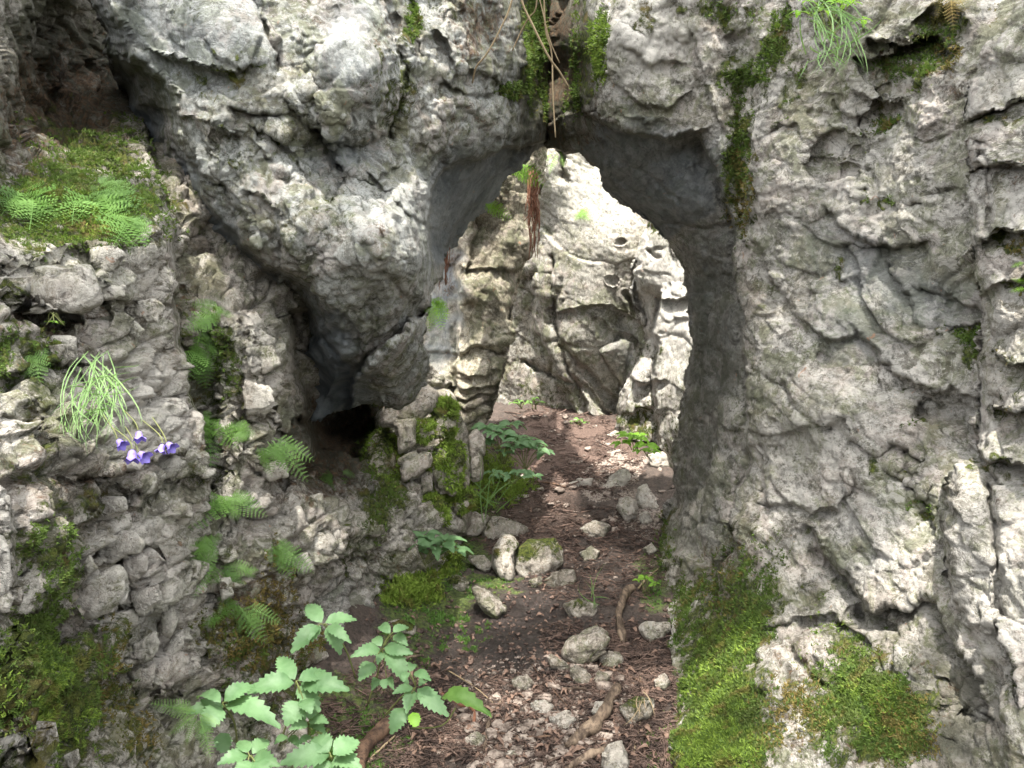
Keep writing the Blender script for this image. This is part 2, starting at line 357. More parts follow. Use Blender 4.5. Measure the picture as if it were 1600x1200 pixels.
SURF = {}
def rock_face(name, poly, ctrl, feats, disp, mat, masks, skirt=.7, jag=5.0, st=STEP_PX, frame=(-40, 1640, -40, 1240), dark=None, smoothn=None):
    pa = np.array(poly, float); xs = axis(pa[:, 0].min(), pa[:, 0].max(), frame[0], frame[1], st); ys = axis(pa[:, 1].min(), pa[:, 1].max(), frame[2], frame[3], st)
    X, Y = np.meshgrid(xs, ys)
    Z3 = np.stack([X/38, Y/38, np.full(X.shape, len(name)*1.7)], -1)
    wx = fbm(Z3, 3, 3); wy = fbm(Z3+31.7, 3, 4)
    def sdf(X, Y):
        d, _, _ = seg_dist(X, Y, poly, True); d = np.where(inside(X, Y, poly), -d, d)
        Z = np.stack([X/34, Y/34, X*0+len(name)], -1)
        return d + jag*(noise(Z, 21) + .55*noise(Z*2.7, 22) + .3*noise(Z*7, 23))
    S = sdf(X, Y); e = 1.0
    # snap the rim vertices to the outline
    near = np.abs(S) < st*1.2
    gx = np.zeros_like(S); gy = np.zeros_like(S); gy[1:-1] = (S[2:]-S[:-2])/(Y[2:]-Y[:-2]); gx[:, 1:-1] = (S[:, 2:]-S[:, :-2])/(X[:, 2:]-X[:, :-2])
    g = np.hypot(gx, gy)+1e-6; snap = (np.abs(S) < st*.62)
    mv = np.clip(S/g, -st*.62, st*.62); X = np.where(snap, X-mv*gx/g, X); Y = np.where(snap, Y-mv*gy/g, Y)
    keepv = S < st*.62
    Xw = X + 7*wx + 2.2*fbm(Z3*3.4, 2, 9); Yw = Y + 7*wy + 2.2*fbm(Z3*3.4+9, 2, 10)
    D = tps(ctrl, X, Y)
    for f in feats: D = D + f(Xw, Yw)
    D = np.maximum(D, .5)
    P = at(X, Y, D)
    def normals(P):
        du = np.gradient(P, axis=1); dv = np.gradient(P, axis=0); N = np.cross(dv, du); N /= np.linalg.norm(N, axis=-1, keepdims=True)+1e-12
        V_ = CAM - P; N *= np.sign((N*V_).sum(-1, keepdims=True)+1e-9); return N
    N = normals(P)
    for k in range(3):      # relief is pushed out along a softened normal
        N[1:-1, 1:-1] = (N[1:-1, 1:-1]*2+N[2:, 1:-1]+N[:-2, 1:-1]+N[1:-1, 2:]+N[1:-1, :-2]); N /= np.linalg.norm(N, axis=-1, keepdims=True)
    h = np.zeros(X.shape); kk = keepv | np.roll(keepv, 1, 0) | np.roll(keepv, 1, 1)
    h[kk] = disp(P[kk], X[kk], Y[kk])
    gy_, gx_ = np.gradient(D); sl_ = np.hypot(gy_/(np.gradient(ys)[:, None]), gx_/(np.gradient(xs)[None, :]))*F/D; h = h/(1+(sl_/5)**2)
    P = P + N*h[..., None]; N = normals(P)
    mk_ = [blobmask(X+26*wx, Y+26*wy, masks.get(k, []), .85) for k in ('moss', 'brown', 'pale', 'blue')]
    for k, pl_, st_ in masks.get('poly', []):
        pl_ = [(float(a), float(b)) for a, b in pl_]; d_, _, _ = seg_dist(Xw, Yw, pl_, True); sdm = np.where(inside(Xw, Yw, pl_), d_, -d_); mk_[k] = np.maximum(mk_[k], st_*sstep(sdm, -5, 6))
    A = np.stack(mk_, -1)
    SURF[name] = dict(X=xs, Y=ys, P=P, N=N, keep=keepv, H=h)
    # faces
    nv = X.size; idx = np.arange(nv).reshape(X.shape)
    q = keepv[:-1, :-1] & keepv[1:, :-1] & keepv[:-1, 1:] & keepv[1:, 1:]
    Q = np.stack([idx[:-1, :-1][q], idx[1:, :-1][q], idx[1:, 1:][q], idx[:-1, 1:][q]], -1)
    V = P.reshape(-1, 3); A = A.reshape(-1, 4)
    # skirt: the sides run back from the rim so the mass has thickness
    E = np.concatenate([Q[:, [0, 1]], Q[:, [1, 2]], Q[:, [2, 3]], Q[:, [3, 0]]]); key = np.sort(E, 1); kk = key[:, 0].astype(np.int64)*nv+key[:, 1]
    u, inv, cnt = np.unique(kk, return_inverse=True, return_counts=True); B = E[cnt[inv] == 1]
    if skirt and len(B):
        bv = np.unique(B); cur = bv; mapc = {}
        for t in (skirt*.12, skirt*.4, skirt):
            rp = V[bv]; rd = rp-CAM; rd /= np.linalg.norm(rd, axis=1)[:, None]
            nz = .03*np.stack([noise(rp*5+t*9, 41), noise(rp*5+t*9, 42), noise(rp*5+t*9, 43)], -1)
            newV = rp + rd*t + nz*min(1, t/skirt*2.5); newi = np.arange(len(V), len(V)+len(bv)) if t == skirt*.12 else np.arange(nv0+len(newV), nv0+2*len(newV))
            if t == skirt*.12: V = np.concatenate([V, newV]); A = np.concatenate([A, A[bv]]); nv0 = newi[0]
            else: V = np.concatenate([V, newV]); A = np.concatenate([A, A[bv]]); nv0 = newi[0]
            lut = np.full(nv, -1); lut[bv] = newi; old = np.full(nv, -1); old[bv] = cur
            Q = np.concatenate([Q, np.stack([old[B[:, 1]], old[B[:, 0]], lut[B[:, 0]], lut[B[:, 1]]], -1)]); cur = newi
    used = np.unique(Q); lut = np.full(len(V), -1); lut[used] = np.arange(len(used))
    return mk(name, V[used], Q=lut[Q], mat=mat, attr=A[used], origin=V[used][np.argmin(V[used][:, 2])])
def on(face, px, py):
    """point and normal of a rock face seen at a pixel"""
    s = SURF[face]; px = np.asarray(px, float); py = np.asarray(py, float)
    i = np.clip(np.searchsorted(s['Y'], py), 0, len(s['Y'])-1); j = np.clip(np.searchsorted(s['X'], px), 0, len(s['X'])-1)
    return s['P'][i, j], s['N'][i, j]

# ---- hanging boulder (left half of the arch)
B_LEFT = [(128, -60), (140, 0), (165, 50), (180, 110), (188, 150), (225, 200), (235, 240), (262, 330), (298, 390), (345, 430), (380, 465), (440, 495), (455, 530), (460, 580), (480, 625), (490, 655)]
B_LOW = [(490, 655), (520, 645), (545, 638), (600, 632), (640, 622), (662, 600)]
B_ARCH = [(662, 600), (660, 520), (668, 470), (685, 430), (692, 400), (715, 378), (762, 322), (802, 270), (836, 238), (862, 222)]
B_poly = [(60, -70)] + B_LEFT + B_LOW[1:] + B_ARCH[1:] + [(876, 200), (874, 60), (870, -70)]
B_ctrl = [(150, 0, 2.55), (300, 0, 2.45), (480, 0, 2.6), (650, 0, 3.05), (790, 0, 3.55), (858, 0, 4.8), (300, -160, 2.6), (800, -160, 3.6),
          (200, 130, 2.65), (330, 130, 2.45), (500, 130, 2.6), (570, 120, 2.6), (650, 130, 2.95), (780, 120, 3.5), (858, 120, 4.85), (815, 100, 3.75),
          (280, 260, 2.55), (400, 260, 2.5), (520, 260, 2.68), (640, 240, 3.0), (740, 230, 3.4), (850, 200, 4.5),
          (330, 350, 2.65), (420, 370, 2.5), (520, 350, 2.55), (640, 360, 2.8), (665, 400, 2.9), (400, 440, 2.65), (480, 470, 2.62), (560, 460, 2.6), (640, 470, 2.85),
          (560, 560, 2.8), (640, 540, 3.1), (620, 600, 3.3), (540, 610, 3.0), (500, 600, 3.05), (700, 340, 3.75), (760, 280, 4.0), (690, 400, 4.1), (845, 225, 4.5), (672, 470, 3.4), (660, 560, 3.4)]
B_feat = [chamfer(B_LEFT[4:12], 66, .55, .9), chamfer(B_LEFT[:5], 30, .3, .9), chamfer(B_LEFT[11:]+[(545, 640)], 78, .5, .85),
          step([(672, 385), (668, 340), (676, 290), (700, 262), (750, 243), (800, 230), (858, 224)], .22, 90, 3, .08),
          step([(655, 492), (610, 530), (575, 560), (548, 600), (542, 640)], .26, 90, 3, .1), crack([(660, 488), (600, 540), (550, 592)], 3, .06),
          step([(232, 85), (262, 100), (300, 107), (350, 118), (385, 105)], .035, 50), step([(265, 95), (290, 112), (345, 122)], .03, 30),
          step([(190, 150), (225, 165), (262, 172), (300, 190), (330, 235)], .03, 40), step([(370, 172), (420, 178), (460, 172), (500, 205), (515, 225)], .05, 50),
          hollow(555, 110, 80, 120, -.12, 12), step([(500, 205), (530, 222), (575, 226), (606, 205), (622, 160), (626, 120)], .09, 45, 3, .05),
          crack([(612, 30), (622, 90), (617, 160), (608, 215)], 9, .07), crack([(640, 0), (650, 40), (660, 90)], 4, .05),
          step([(425, 95), (436, 60), (410, 20)], .03, 40), crack([(395, 0), (410, 40), (428, 90), (430, 110)], 5, .03),
          step([(530, 255), (545, 275), (580, 285), (612, 262)], .05, 40), step([(510, 215), (528, 250), (540, 285), (520, 320)], .05, 40),
          hollow(625, 330, 55, 60, -.08), step([(585, 275), (600, 300), (640, 330), (668, 350)], .05, 30, 3, .3),
          hollow(560, 420, 60, 90, -.07, 20), hollow(480, 330, 50, 60, -.05), step([(395, 300), (430, 330), (445, 380), (435, 430)], .05, 40),
          hollow(395, 330, 35, 60, -.05, -30), step([(300, 262), (345, 285), (380, 330), (400, 400), (440, 455)], .04, 25, 3, .4),
          step([(520, 130), (500, 150), (480, 200)], .03, 40), hollow(578, 487, 14, 10, .03), step([(460, 440), (520, 480), (560, 520), (575, 560)], .05, 50, 3, .2),
          crack([(455, 515), (500, 528), (552, 578)], 4, .04), step([(690, 60), (720, 110), (770, 120), (800, 150)], .07, 60), hollow(745, 60, 45, 70, .08, 10),
          step([(700, 125), (730, 150), (790, 140)], .05, 40), hollow(775, 185, 26, 34, -.06), hollow(715, 165, 40, 20, -.05), hollow(650, 260, 50, 40, .05),
          roundoff([(862, 215), (868, 60), (868, -70)], 50, .25), crack([(800, 60), (812, 110), (806, 160)], 8, .08), crack([(835, 0), (838, 120), (820, 190)], 10, .14),
          step([(350, 205), (385, 215), (420, 245)], .035, 30), step([(400, 200), (450, 225), (470, 260)], .035, 30), crack([(330, 200), (350, 250), (345, 290)], 4, .03),
          hollow(338, 195, 40, 16, -.03, 15), hollow(395, 235, 30, 22, -.035), hollow(445, 200, 30, 20, -.035), hollow(465, 260, 32, 26, -.04), hollow(350, 255, 24, 22, -.03)]
def B_disp(P, X, Y):
    rough = blobmask(X, Y, [(430, 320, 190, 170, 35, 1), (640, 330, 90, 130, 0, 1), (720, 130, 130, 150, 0, .9), (480, 480, 130, 100, 0, 1), (600, 500, 90, 130, 0, 1.2), (450, 210, 120, 60, 0, .8)], .4)
    sm = blobmask(X, Y, [(250, 60, 140, 110, 0, 1), (360, 90, 90, 70, 0, .8), (330, 400, 60, 170, -32, 1), (500, 590, 50, 70, 0, 1), (740, 310, 80, 60, -35, 1), (545, 90, 60, 90, 0, .7)], .3)
    b1, e1, _ = blocky(P*6.5, 101, 1., .3, .05); b2, e2, _ = blocky(P*13, 102, .8, .4, .06)
    k = 1-.82*sm
    return .040*fbm(P*1.7, 2, 5) + .020*blocky(P*np.array([3, 3, 3]), 100, 1.1, .2, .04)[0] + .016*(1-.4*sm)*b1 + .003*sm*b2 + k*(.004+.010*rough)*b2 + rough*.010*(knobs(P*16, 7)-.6) + k*.006*ridged(P*6, 3, 8) + k*.0025*fbm(P*38, 3, 9) + k*rough*.004*blocky(P*34, 103, .8, .3, .08)[0]
B_mask = dict(poly=[(3, [(188, 150), (225, 175), (245, 225), (300, 285), (335, 345), (365, 400), (400, 440), (452, 498), (380, 480), (290, 405), (250, 330), (220, 240), (200, 200)], 1.25), (3, [(450, 508), (500, 528), (552, 575), (548, 620), (520, 655), (485, 665), (465, 620), (448, 550)], 1.25), (3, [(672, 390), (677, 292), (700, 264), (750, 245), (800, 232), (862, 228), (800, 285), (760, 335), (715, 390), (685, 415)], .8)], moss=[(350, 105, 60, 14, 15, .75), (300, 130, 40, 20, 30, .5), (345, 225, 70, 30, 30, .4), (420, 210, 60, 40, 0, .4), (620, 150, 22, 80, 0, .7), (645, 25, 12, 35, 0, .95), (800, 140, 26, 14, 0, .9), (828, 60, 14, 110, 0, .9), (820, 130, 24, 40, 0, .7), (850, 150, 10, 50, 0, .8), (842, 30, 12, 80, 0, .9),
                    (700, 30, 60, 50, 0, .3), (590, 110, 22, 40, 0, .5), (520, 310, 30, 40, 0, .45), (260, 20, 60, 40, 50, .35), (560, 490, 40, 60, 0, .35), (500, 330, 60, 60, 0, .3), (440, 480, 60, 40, 20, .35), (720, 215, 60, 40, 0, .3)],
              brown=[(745, 40, 45, 55, 5, .85), (600, 60, 30, 50, 0, .5), (690, 180, 25, 50, 15, .5), (600, 370, 16, 12, 0, .8), (745, 180, 16, 30, 0, .6), (470, 20, 50, 25, 0, .35), (660, 60, 30, 60, 0, .35), (865, 120, 30, 120, 0, .7)],  # last entry adds to the painted shade of the cleft
              pale=[(842, 100, 34, 150, 0, -1.6), (760, 60, 50, 60, 0, -.3), (570, 60, 50, 70, 0, .35), (640, 330, 50, 60, 0, .75), (550, 330, 50, 50, 0, .5), (700, 90, 40, 60, 0, .4), (760, 190, 40, 40, 0, .5), (600, 420, 70, 80, 0, .5), (430, 380, 40, 60, 0, .3)],  # first entry: shade of the cleft painted dark on the boulder
              blue=[(310, 380, 44, 200, -33, 1.4), (500, 585, 55, 75, -10, 1.3), (185, 150, 40, 60, 0, .6), (740, 310, 85, 65, -40, .85), (225, 250, 30, 80, 0, .8), (260, 60, 130, 90, 0, .5), (535, 240, 40, 25, 0, .7), (545, 70, 50, 60, 0, .5)])
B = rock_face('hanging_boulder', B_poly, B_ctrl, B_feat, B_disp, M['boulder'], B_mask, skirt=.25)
tag(B, 'huge grey limestone boulder overhanging the left side and forming the left half of the arch', 'boulder')

# ---- right rock wall with the right half of the arch
C_ARCH = [(862, 222), (905, 240), (934, 262), (946, 296), (1000, 328), (1045, 372), (1070, 420), (1080, 480), (1076, 560), (1067, 640), (1056, 700), (1052, 770), (1030, 820), (1021, 870), (1034, 915), (1050, 980), (1046, 1100), (1056, 1200)]
C_poly = [(828, -70), (832, 0), (836, 120), (842, 205)] + C_ARCH + [(1040, 1500), (2400, 1500), (2400, -70)]
C_ctrl = [(832, 0, 5.0), (838, 150, 5.0), (845, 210, 4.9), (872, 0, 4.85), (876, 120, 4.85), (872, 215, 4.75), (905, 60, 4.0), (905, 140, 4.05), (940, 0, 3.75), (950, 120, 3.65), (1040, 60, 3.5), (1100, 150, 3.4), (1180, 60, 3.15), (1300, 0, 2.8), (1450, 0, 2.5), (1600, 0, 2.25), (900, -160, 4.3), (1300, -160, 2.9), (1700, -160, 2.3),
          (935, 185, 3.8), (1030, 210, 3.6), (950, 270, 4.2), (1050, 300, 3.85), (1120, 280, 3.5), (1040, 370, 4.5), (1080, 480, 4.6), (1140, 400, 3.6), (1165, 500, 3.45), (1110, 500, 4.1), (1075, 600, 4.5), (1120, 650, 3.9), (1165, 650, 3.35), (1055, 750, 4.4), (1100, 780, 3.9), (1155, 820, 3.3),
          (1025, 870, 4.25), (1060, 900, 3.9), (1120, 900, 3.35), (1050, 1000, 3.35), (1120, 1050, 2.85), (1055, 1200, 2.45), (1150, 1200, 2.25), (1040, 1500, 1.8),
          (1250, 200, 3.0), (1400, 200, 2.65), (1550, 200, 2.3), (1250, 450, 3.05), (1400, 450, 2.7), (1550, 450, 2.3), (1250, 700, 2.95), (1400, 700, 2.55), (1550, 700, 2.2), (1250, 900, 2.75), (1400, 900, 2.35), (1550, 900, 2.0),
          (1250, 1100, 2.35), (1400, 1100, 2.1), (1550, 1150, 1.8), (1300, 1250, 2.0), (1600, 1300, 1.5), (1900, 600, 1.7), (1900, 0, 1.8), (2400, 600, 1.2), (2400, -300, 1.4), (2400, 1500, 1.0), (1700, 1500, 1.25), (1250, 1500, 1.7)]
JAMB = [(1098, 225), (1125, 290), (1142, 340), (1148, 420), (1164, 500), (1160, 560), (1166, 640), (1170, 720), (1150, 800), (1152, 850), (1120, 890)]
C_feat = [step(JAMB, .26, 70, 3, .12), step([(928, 185), (960, 205), (1000, 210), (1045, 222), (1085, 205)][::1], .12, 80, 4, .25), hollow(1000, 60, 60, 60, -.08), step([(925, 60), (960, 35), (1000, 60)], -.03, 20),
          step([(960, 130), (1000, 165), (1040, 170), (1075, 150)], .07, 30, 3, .3), step([(985, 75), (1010, 90), (1060, 100)], .05, 30, 3, .3), hollow(1010, 185, 50, 12, -.04),
          crack([(1150, 60), (1165, 130), (1150, 200), (1160, 300), (1168, 360)], 20, .10), step([(1186, 130), (1178, 250), (1165, 370)], .10, 45, 4, .25), crack([(1120, 0), (1150, 60)], 9, .05),
          crack([(1060, 130), (1085, 140), (1110, 110)], 4, .03), step([(1085, 60), (1095, 110), (1110, 160), (1130, 200)], .06, 50, 3, .2), hollow(1075, 320, 30, 26, -.04), crack([(1040, 350), (1080, 345), (1100, 352)], 3, .04),
          step([(1370, 60), (1420, 72), (1450, 55), (1480, 70)], .12, 30, 3, .3), step([(1350, 90), (1395, 85), (1440, 62)], .08, 28, 3, .3), step([(1340, 150), (1370, 170), (1400, 160)], .06, 22, 3, .3),
          hollow(1465, 55, 40, 45, .12), hollow(1370, 70, 35, 28, -.05), hollow(1440, 110, 50, 30, -.04), hollow(1450, 175, 36, 34, -.05), hollow(1330, 205, 26, 12, -.04), step([(1310, 172), (1335, 190), (1375, 158), (1395, 165)], .06, 22, 3, .3),
          hollow(1270, 175, 8, 12, .05), hollow(1302, 168, 7, 10, .05), hollow(1285, 235, 30, 26, .05), hollow(1285, 262, 32, 14, .06), hollow(1332, 240, 10, 7, .05), hollow(1322, 268, 11, 9, .05), hollow(1352, 298, 9, 6, .05), hollow(1432, 316, 13, 7, .05), hollow(1425, 202, 12, 9, .05),
          hollow(1398, 198, 5, 6, .04), hollow(1375, 115, 9, 6, .03), hollow(1375, 140, 12, 6, .04), step([(1205, 205), (1222, 190), (1245, 190), (1252, 205)], .05, 14, 2, .3), crack([(1205, 252), (1225, 250)], 4, .03), hollow(1305, 445, 24, 22, .04),
          step([(1300, 330), (1340, 372), (1380, 388), (1440, 375)], .07, 40, 4, .2), step([(1325, 378), (1360, 388), (1385, 382)], .06, 18, 3, .3), hollow(1480, 300, 30, 14, .05),
          step([(1180, 380), (1210, 440), (1250, 500), (1300, 530), (1345, 520), (1400, 580), (1450, 615)], .07, 60, 5, .25), hollow(1290, 555, 14, 32, .07, -12), hollow(1195, 500, 18, 9, .05, 10), hollow(1350, 555, 42, 30, -.05, 30),
          step([(1340, 520), (1365, 555), (1400, 585), (1445, 600)], .07, 30, 4, .3), step([(1450, 455), (1500, 470), (1560, 492), (1585, 500)], .06, 30, 4, .3), step([(1400, 420), (1450, 510), (1530, 505)], .05, 40, 4, .2),
          hollow(1478, 650, 50, 42, .13, 10), step([(1425, 640), (1440, 615), (1480, 612), (1525, 640)], .05, 30, 3, .2), hollow(1435, 650, 12, 22, .06),
          crack([(1165, 580), (1225, 605), (1250, 650), (1290, 660), (1340, 690)], 6, .035), hollow(1228, 612, 14, 6, .05, 30), hollow(1292, 667, 8, 8, .06), step([(1340, 690), (1375, 705), (1395, 690), (1440, 710)], .06, 30, 3, .3), crack([(1395, 705), (1420, 707)], 4, .05),
          step([(1185, 700), (1195, 740), (1205, 790)], .07, 30, 3, .2), crack([(1190, 695), (1202, 735), (1198, 770)], 4, .06), step([(1200, 790), (1240, 785), (1270, 800), (1310, 795), (1330, 760)], .07, 30, 4, .2), hollow(1285, 800, 22, 9, .06, -15),
          step([(1400, 740), (1430, 760), (1455, 790), (1470, 830)], .09, 26, 4, .3), hollow(1420, 750, 28, 24, .06, 40), hollow(1455, 800, 20, 40, .06),
          step([(1262, 830), (1280, 870), (1310, 900), (1340, 930), (1352, 960)], .14, 22, 4, .3), crack([(1275, 860), (1310, 900), (1335, 935)], 10, .08),
          step([(1345, 950), (1362, 960), (1390, 945), (1425, 955), (1450, 930), (1475, 940), (1500, 1000), (1545, 1040), (1560, 1120)], .12, 60, 4, .2),
          step([(1200, 980), (1250, 965), (1300, 960), (1335, 985), (1360, 1000)], .07, 35, 4, .25), crack([(1220, 1000), (1270, 1060), (1290, 1080)], 8, .05), hollow(1350, 960, 14, 24, .08), hollow(1385, 980, 26, 18, .07, 30), hollow(1410, 1060, 40, 16, .07), 
          crack([(1445, 1000), (1470, 1060), (1475, 1130)], 8, .05), hollow(1510, 1120, 28, 70, .08, -5), hollow(1240, 1060, 50, 90, -.03), hollow(1320, 1170, 26, 60, -.04), hollow(1350, 850, 70, 50, -.03, 40),
          step([(1070, 345), (1100, 352), (1145, 350)], .05, 30), step([(1075, 420), (1110, 430), (1150, 425)], .04, 30), crack([(1105, 380), (1112, 460), (1104, 540)], 4, .04), step([(1085, 470), (1100, 560), (1090, 640), (1078, 720)], .06, 26, 3, .2), step([(1130, 560), (1118, 640), (1125, 700), (1100, 790)], .06, 26, 3, .2), crack([(960, 250), (1000, 262), (1040, 300), (1070, 310)], 3, .03), step([(950, 215), (975, 240), (985, 275)], .04, 30), roundoff(C_ARCH[3:13], 26, .18), hollow(-500, 0, 5, 5, .001), chamfer(C_ARCH[11:15], 40, .25)]
C_poly = [(float(a), float(b)) for a, b in C_poly]
def C_disp(P, X, Y):
    sm = blobmask(X, Y, [(1030, 280, 80, 60, 20, 1), (1110, 560, 50, 260, 0, .15), (1480, 440, 80, 50, 20, .5)], .3); k = 1-.6*sm
    low = sstep(Y, 620, 950)
    pit = blobmask(X, Y, [(1400, 200, 200, 200, 0, 1), (1560, 500, 80, 200, 0, .6)], .3)
    b0 = blocky(P*np.array([2.6, 1.3, 2.4]), 200, 1.1, .15, .04)[0]; b1 = blocky(P*np.array([6, 3.0, 6]), 201, 1.1, .22, .05)[0]; b2 = blocky(P*np.array([15, 8, 15]), 202, 1., .3, .07)[0]; b3 = blocky(P*np.array([36, 20, 36]), 203, .9, .3, .1)[0]
    f1, _, cid, _ = worley(P*np.array([20, 16, 24]) + .6*fbm(P*14, 2, 77)[..., None], 55); pm = ((cid >> 6) & 255)/255.
    pits = np.where(pm > .7, 1, 0)*(1-sstep(f1, .1, .5))
    rill = ridged(P*np.array([22, 4.5, 22]), 3, 61)
    return .035*fbm(P*1.5, 2, 6) + .026*b0 + .011*b1*(1-.3*sm) + k*(.0065*b2 + .003*b3 - .010*pit*pits + (.0022+.0042*low)*rill + .0018*fbm(P*45, 3, 13))
C_mask = dict(poly=[(3, [(935, 192), (1000, 208), (1060, 227), (1100, 255), (1128, 330), (1080, 345), (1040, 380), (1000, 340), (940, 300), (925, 262), (900, 240)], .75)], moss=[(1155, 230, 26, 130, 0, .85), (1160, 120, 50, 30, -20, .8), (935, 75, 16, 60, 8, .95), (902, 60, 8, 120, 0, .8), (895, 150, 12, 50, 0, .7), (1010, 30, 20, 60, 0, .5), (1210, 60, 24, 60, 15, .85), (1120, 15, 60, 20, 0, .7), (1240, 130, 20, 50, 10, .6), (1290, 20, 60, 30, 0, .7), (1375, 190, 30, 18, 0, .9), (1410, 105, 60, 22, 0, .8), (1460, 60, 34, 55, 0, .7),
                    (1300, 240, 30, 14, 0, .5), (1360, 312, 10, 8, 0, .9), (1395, 312, 8, 7, 0, .9), (1520, 530, 26, 26, 0, .85), (1495, 520, 26, 14, 0, .7), (1315, 420, 26, 12, 0, .6), (1400, 750, 26, 16, 30, .7), (1450, 800, 30, 30, 0, .7), (1430, 665, 8, 8, 0, .9),
                    (1140, 1000, 80, 160, 15, .85), (1130, 1150, 100, 120, 0, 1.), (1200, 960, 30, 80, 15, .6), (1350, 1090, 110, 90, 20, .85), (1300, 1170, 60, 60, 0, .6), (1400, 1150, 80, 70, 0, .9), (1280, 920, 40, 20, 30, .45), (1035, 850, 16, 60, 0, .8), (1070, 950, 30, 60, 10, .7), (1340, 975, 20, 14, 0, .5), (1290, 1000, 60, 60, 0, .35)],
              brown=[(1360, 1130, 150, 100, 0, .55), (1240, 1060, 60, 120, 0, .5), (1400, 90, 70, 40, 0, .5), (1130, 900, 50, 90, 15, .6), (1090, 1000, 50, 90, 10, .5), (1240, 1110, 80, 90, 0, .5), (1370, 185, 26, 14, 0, .5), (1480, 110, 26, 50, 0, .6), (872, 100, 36, 130, 0, .8), (1420, 1150, 80, 70, 0, .4), (1170, 310, 20, 60, 0, .4), (930, 190, 40, 60, 0, .5), (1530, 300, 40, 60, 0, .3)],  # patch at the cleft deepens its painted shade
              pale=[(1105, 620, 48, 250, 4, -.8), (1090, 860, 40, 60, 0, -.7), (1130, 330, 26, 60, 0, -.4), (866, 100, 44, 150, 0, -1.9), (1480, 60, 40, 50, 0, -.5), (1500, 1120, 80, 120, -20, -.95), (1330, 985, 60, 30, 30, -.6), (1230, 1000, 120, 160, 10, -.35), (1400, 1000, 80, 70, 30, -.6), (1350, 520, 60, 60, 30, -.3), (1460, 660, 40, 40, 0, -.5), (1420, 430, 110, 50, 20, -.3), (1330, 380, 70, 30, 0, -.35), (1010, 60, 70, 60, 0, 1.2), (1180, 180, 60, 120, 0, .2), (1400, 300, 100, 80, 0, .5), (1250, 700, 90, 90, 0, .6), (1350, 620, 60, 30, 20, .6), (1380, 680, 60, 30, 0, .5), (1350, 820, 90, 60, 20, .3), (1230, 330, 60, 60, 0, .35), (1470, 880, 60, 60, 0, .4)],  # negatives paint shade on jamb, cleft and overhang; strongest positive paints a highlight
              blue=[(1040, 260, 100, 60, 20, .7), (1110, 480, 40, 160, 0, .5), (1400, 440, 130, 50, 25, .55), (1330, 520, 60, 40, 20, .4), (1110, 760, 40, 120, 0, .25), (1350, 850, 50, 60, 30, .2), (1300, 370, 60, 40, 0, .3)])
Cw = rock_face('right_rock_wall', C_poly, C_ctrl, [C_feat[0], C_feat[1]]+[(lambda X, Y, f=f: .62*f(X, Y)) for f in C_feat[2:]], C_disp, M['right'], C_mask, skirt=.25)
tag(Cw, 'tall pitted pale limestone wall on the right that bends over as the right half of the arch', 'rock wall')

# ---- block that stands proud at the right edge
D_L = [(1610, -60), (1590, 5), (1555, 50), (1520, 110), (1505, 170), (1512, 220), (1516, 300), (1518, 400), (1537, 490), (1530, 540), (1525, 620), (1528, 714), (1488, 722), (1476, 760), (1474, 880), (1500, 985), (1545, 1045), (1562, 1130), (1566, 1230)]
D_poly = [(1700, -70)] + D_L + [(1580, 1500), (2300, 1500), (2300, -70)]
D_ctrl = [(1530, 100, 2.25), (1600, 100, 2.1), (1600, 0, 2.2), (1520, 300, 2.22), (1600, 300, 2.02), (1540, 500, 2.12), (1600, 500, 1.95), (1540, 650, 2.1), (1600, 650, 1.9), (1490, 740, 2.08), (1490, 880, 1.98), (1560, 800, 1.9), (1600, 900, 1.75), (1550, 1030, 1.8), (1600, 1150, 1.6), (1900, 600, 1.45), (1900, 0, 1.6), (1900, 1300, 1.1), (2300, 600, 1.05), (2300, -300, 1.2)]
D_feat = [roundoff(D_L, 30, .14), step([(1505, 190), (1540, 175), (1575, 165), (1620, 150)], .08, 25, 3, .3), step([(1530, 470), (1550, 455), (1600, 430)], .05, 25), step([(1515, 262), (1545, 255), (1600, 262)], .09, 26, 3, .3),
          step([(1545, 375), (1575, 360), (1620, 365)], .08, 22, 3, .3), hollow(1533, 225, 12, 7, .05), hollow(1535, 242, 10, 5, .05), hollow(1525, 258, 12, 7, .05), crack([(1545, 250), (1548, 300), (1540, 380)], 5, .03), step([(1560, 560), (1590, 575), (1620, 570)], .07, 24), step([(1560, 640), (1580, 650), (1620, 640)], .07, 24, 3, .3),
          step([(1528, 715), (1560, 722), (1620, 735)], .09, 28, 3, .3), step([(1525, 700), (1545, 730), (1560, 745)], .06, 20), crack([(1545, 760), (1560, 850), (1565, 960)], 5, .05), step([(1565, 980), (1585, 1030), (1595, 1100)], .05, 30), hollow(1520, 800, 30, 60, -.02),
          crack([(1540, 0), (1515, 90)], 3, .02), step([(1575, 40), (1560, 90), (1520, 130)], .05, 16, 2, .3)]
def D_disp(P, X, Y):
    return .02*fbm(P*2, 3, 16) + .022*blocky(P*np.array([4, 3, 5]), 301, 1., .3, .05)[0] + .008*blocky(P*np.array([13, 9, 15]), 302, 1., .3, .06)[0] + .003*blocky(P*32, 303, .9, .3, .1)[0] + .002*ridged(P*np.array([22, 8, 22]), 3, 17) + .0018*fbm(P*45, 3, 18)
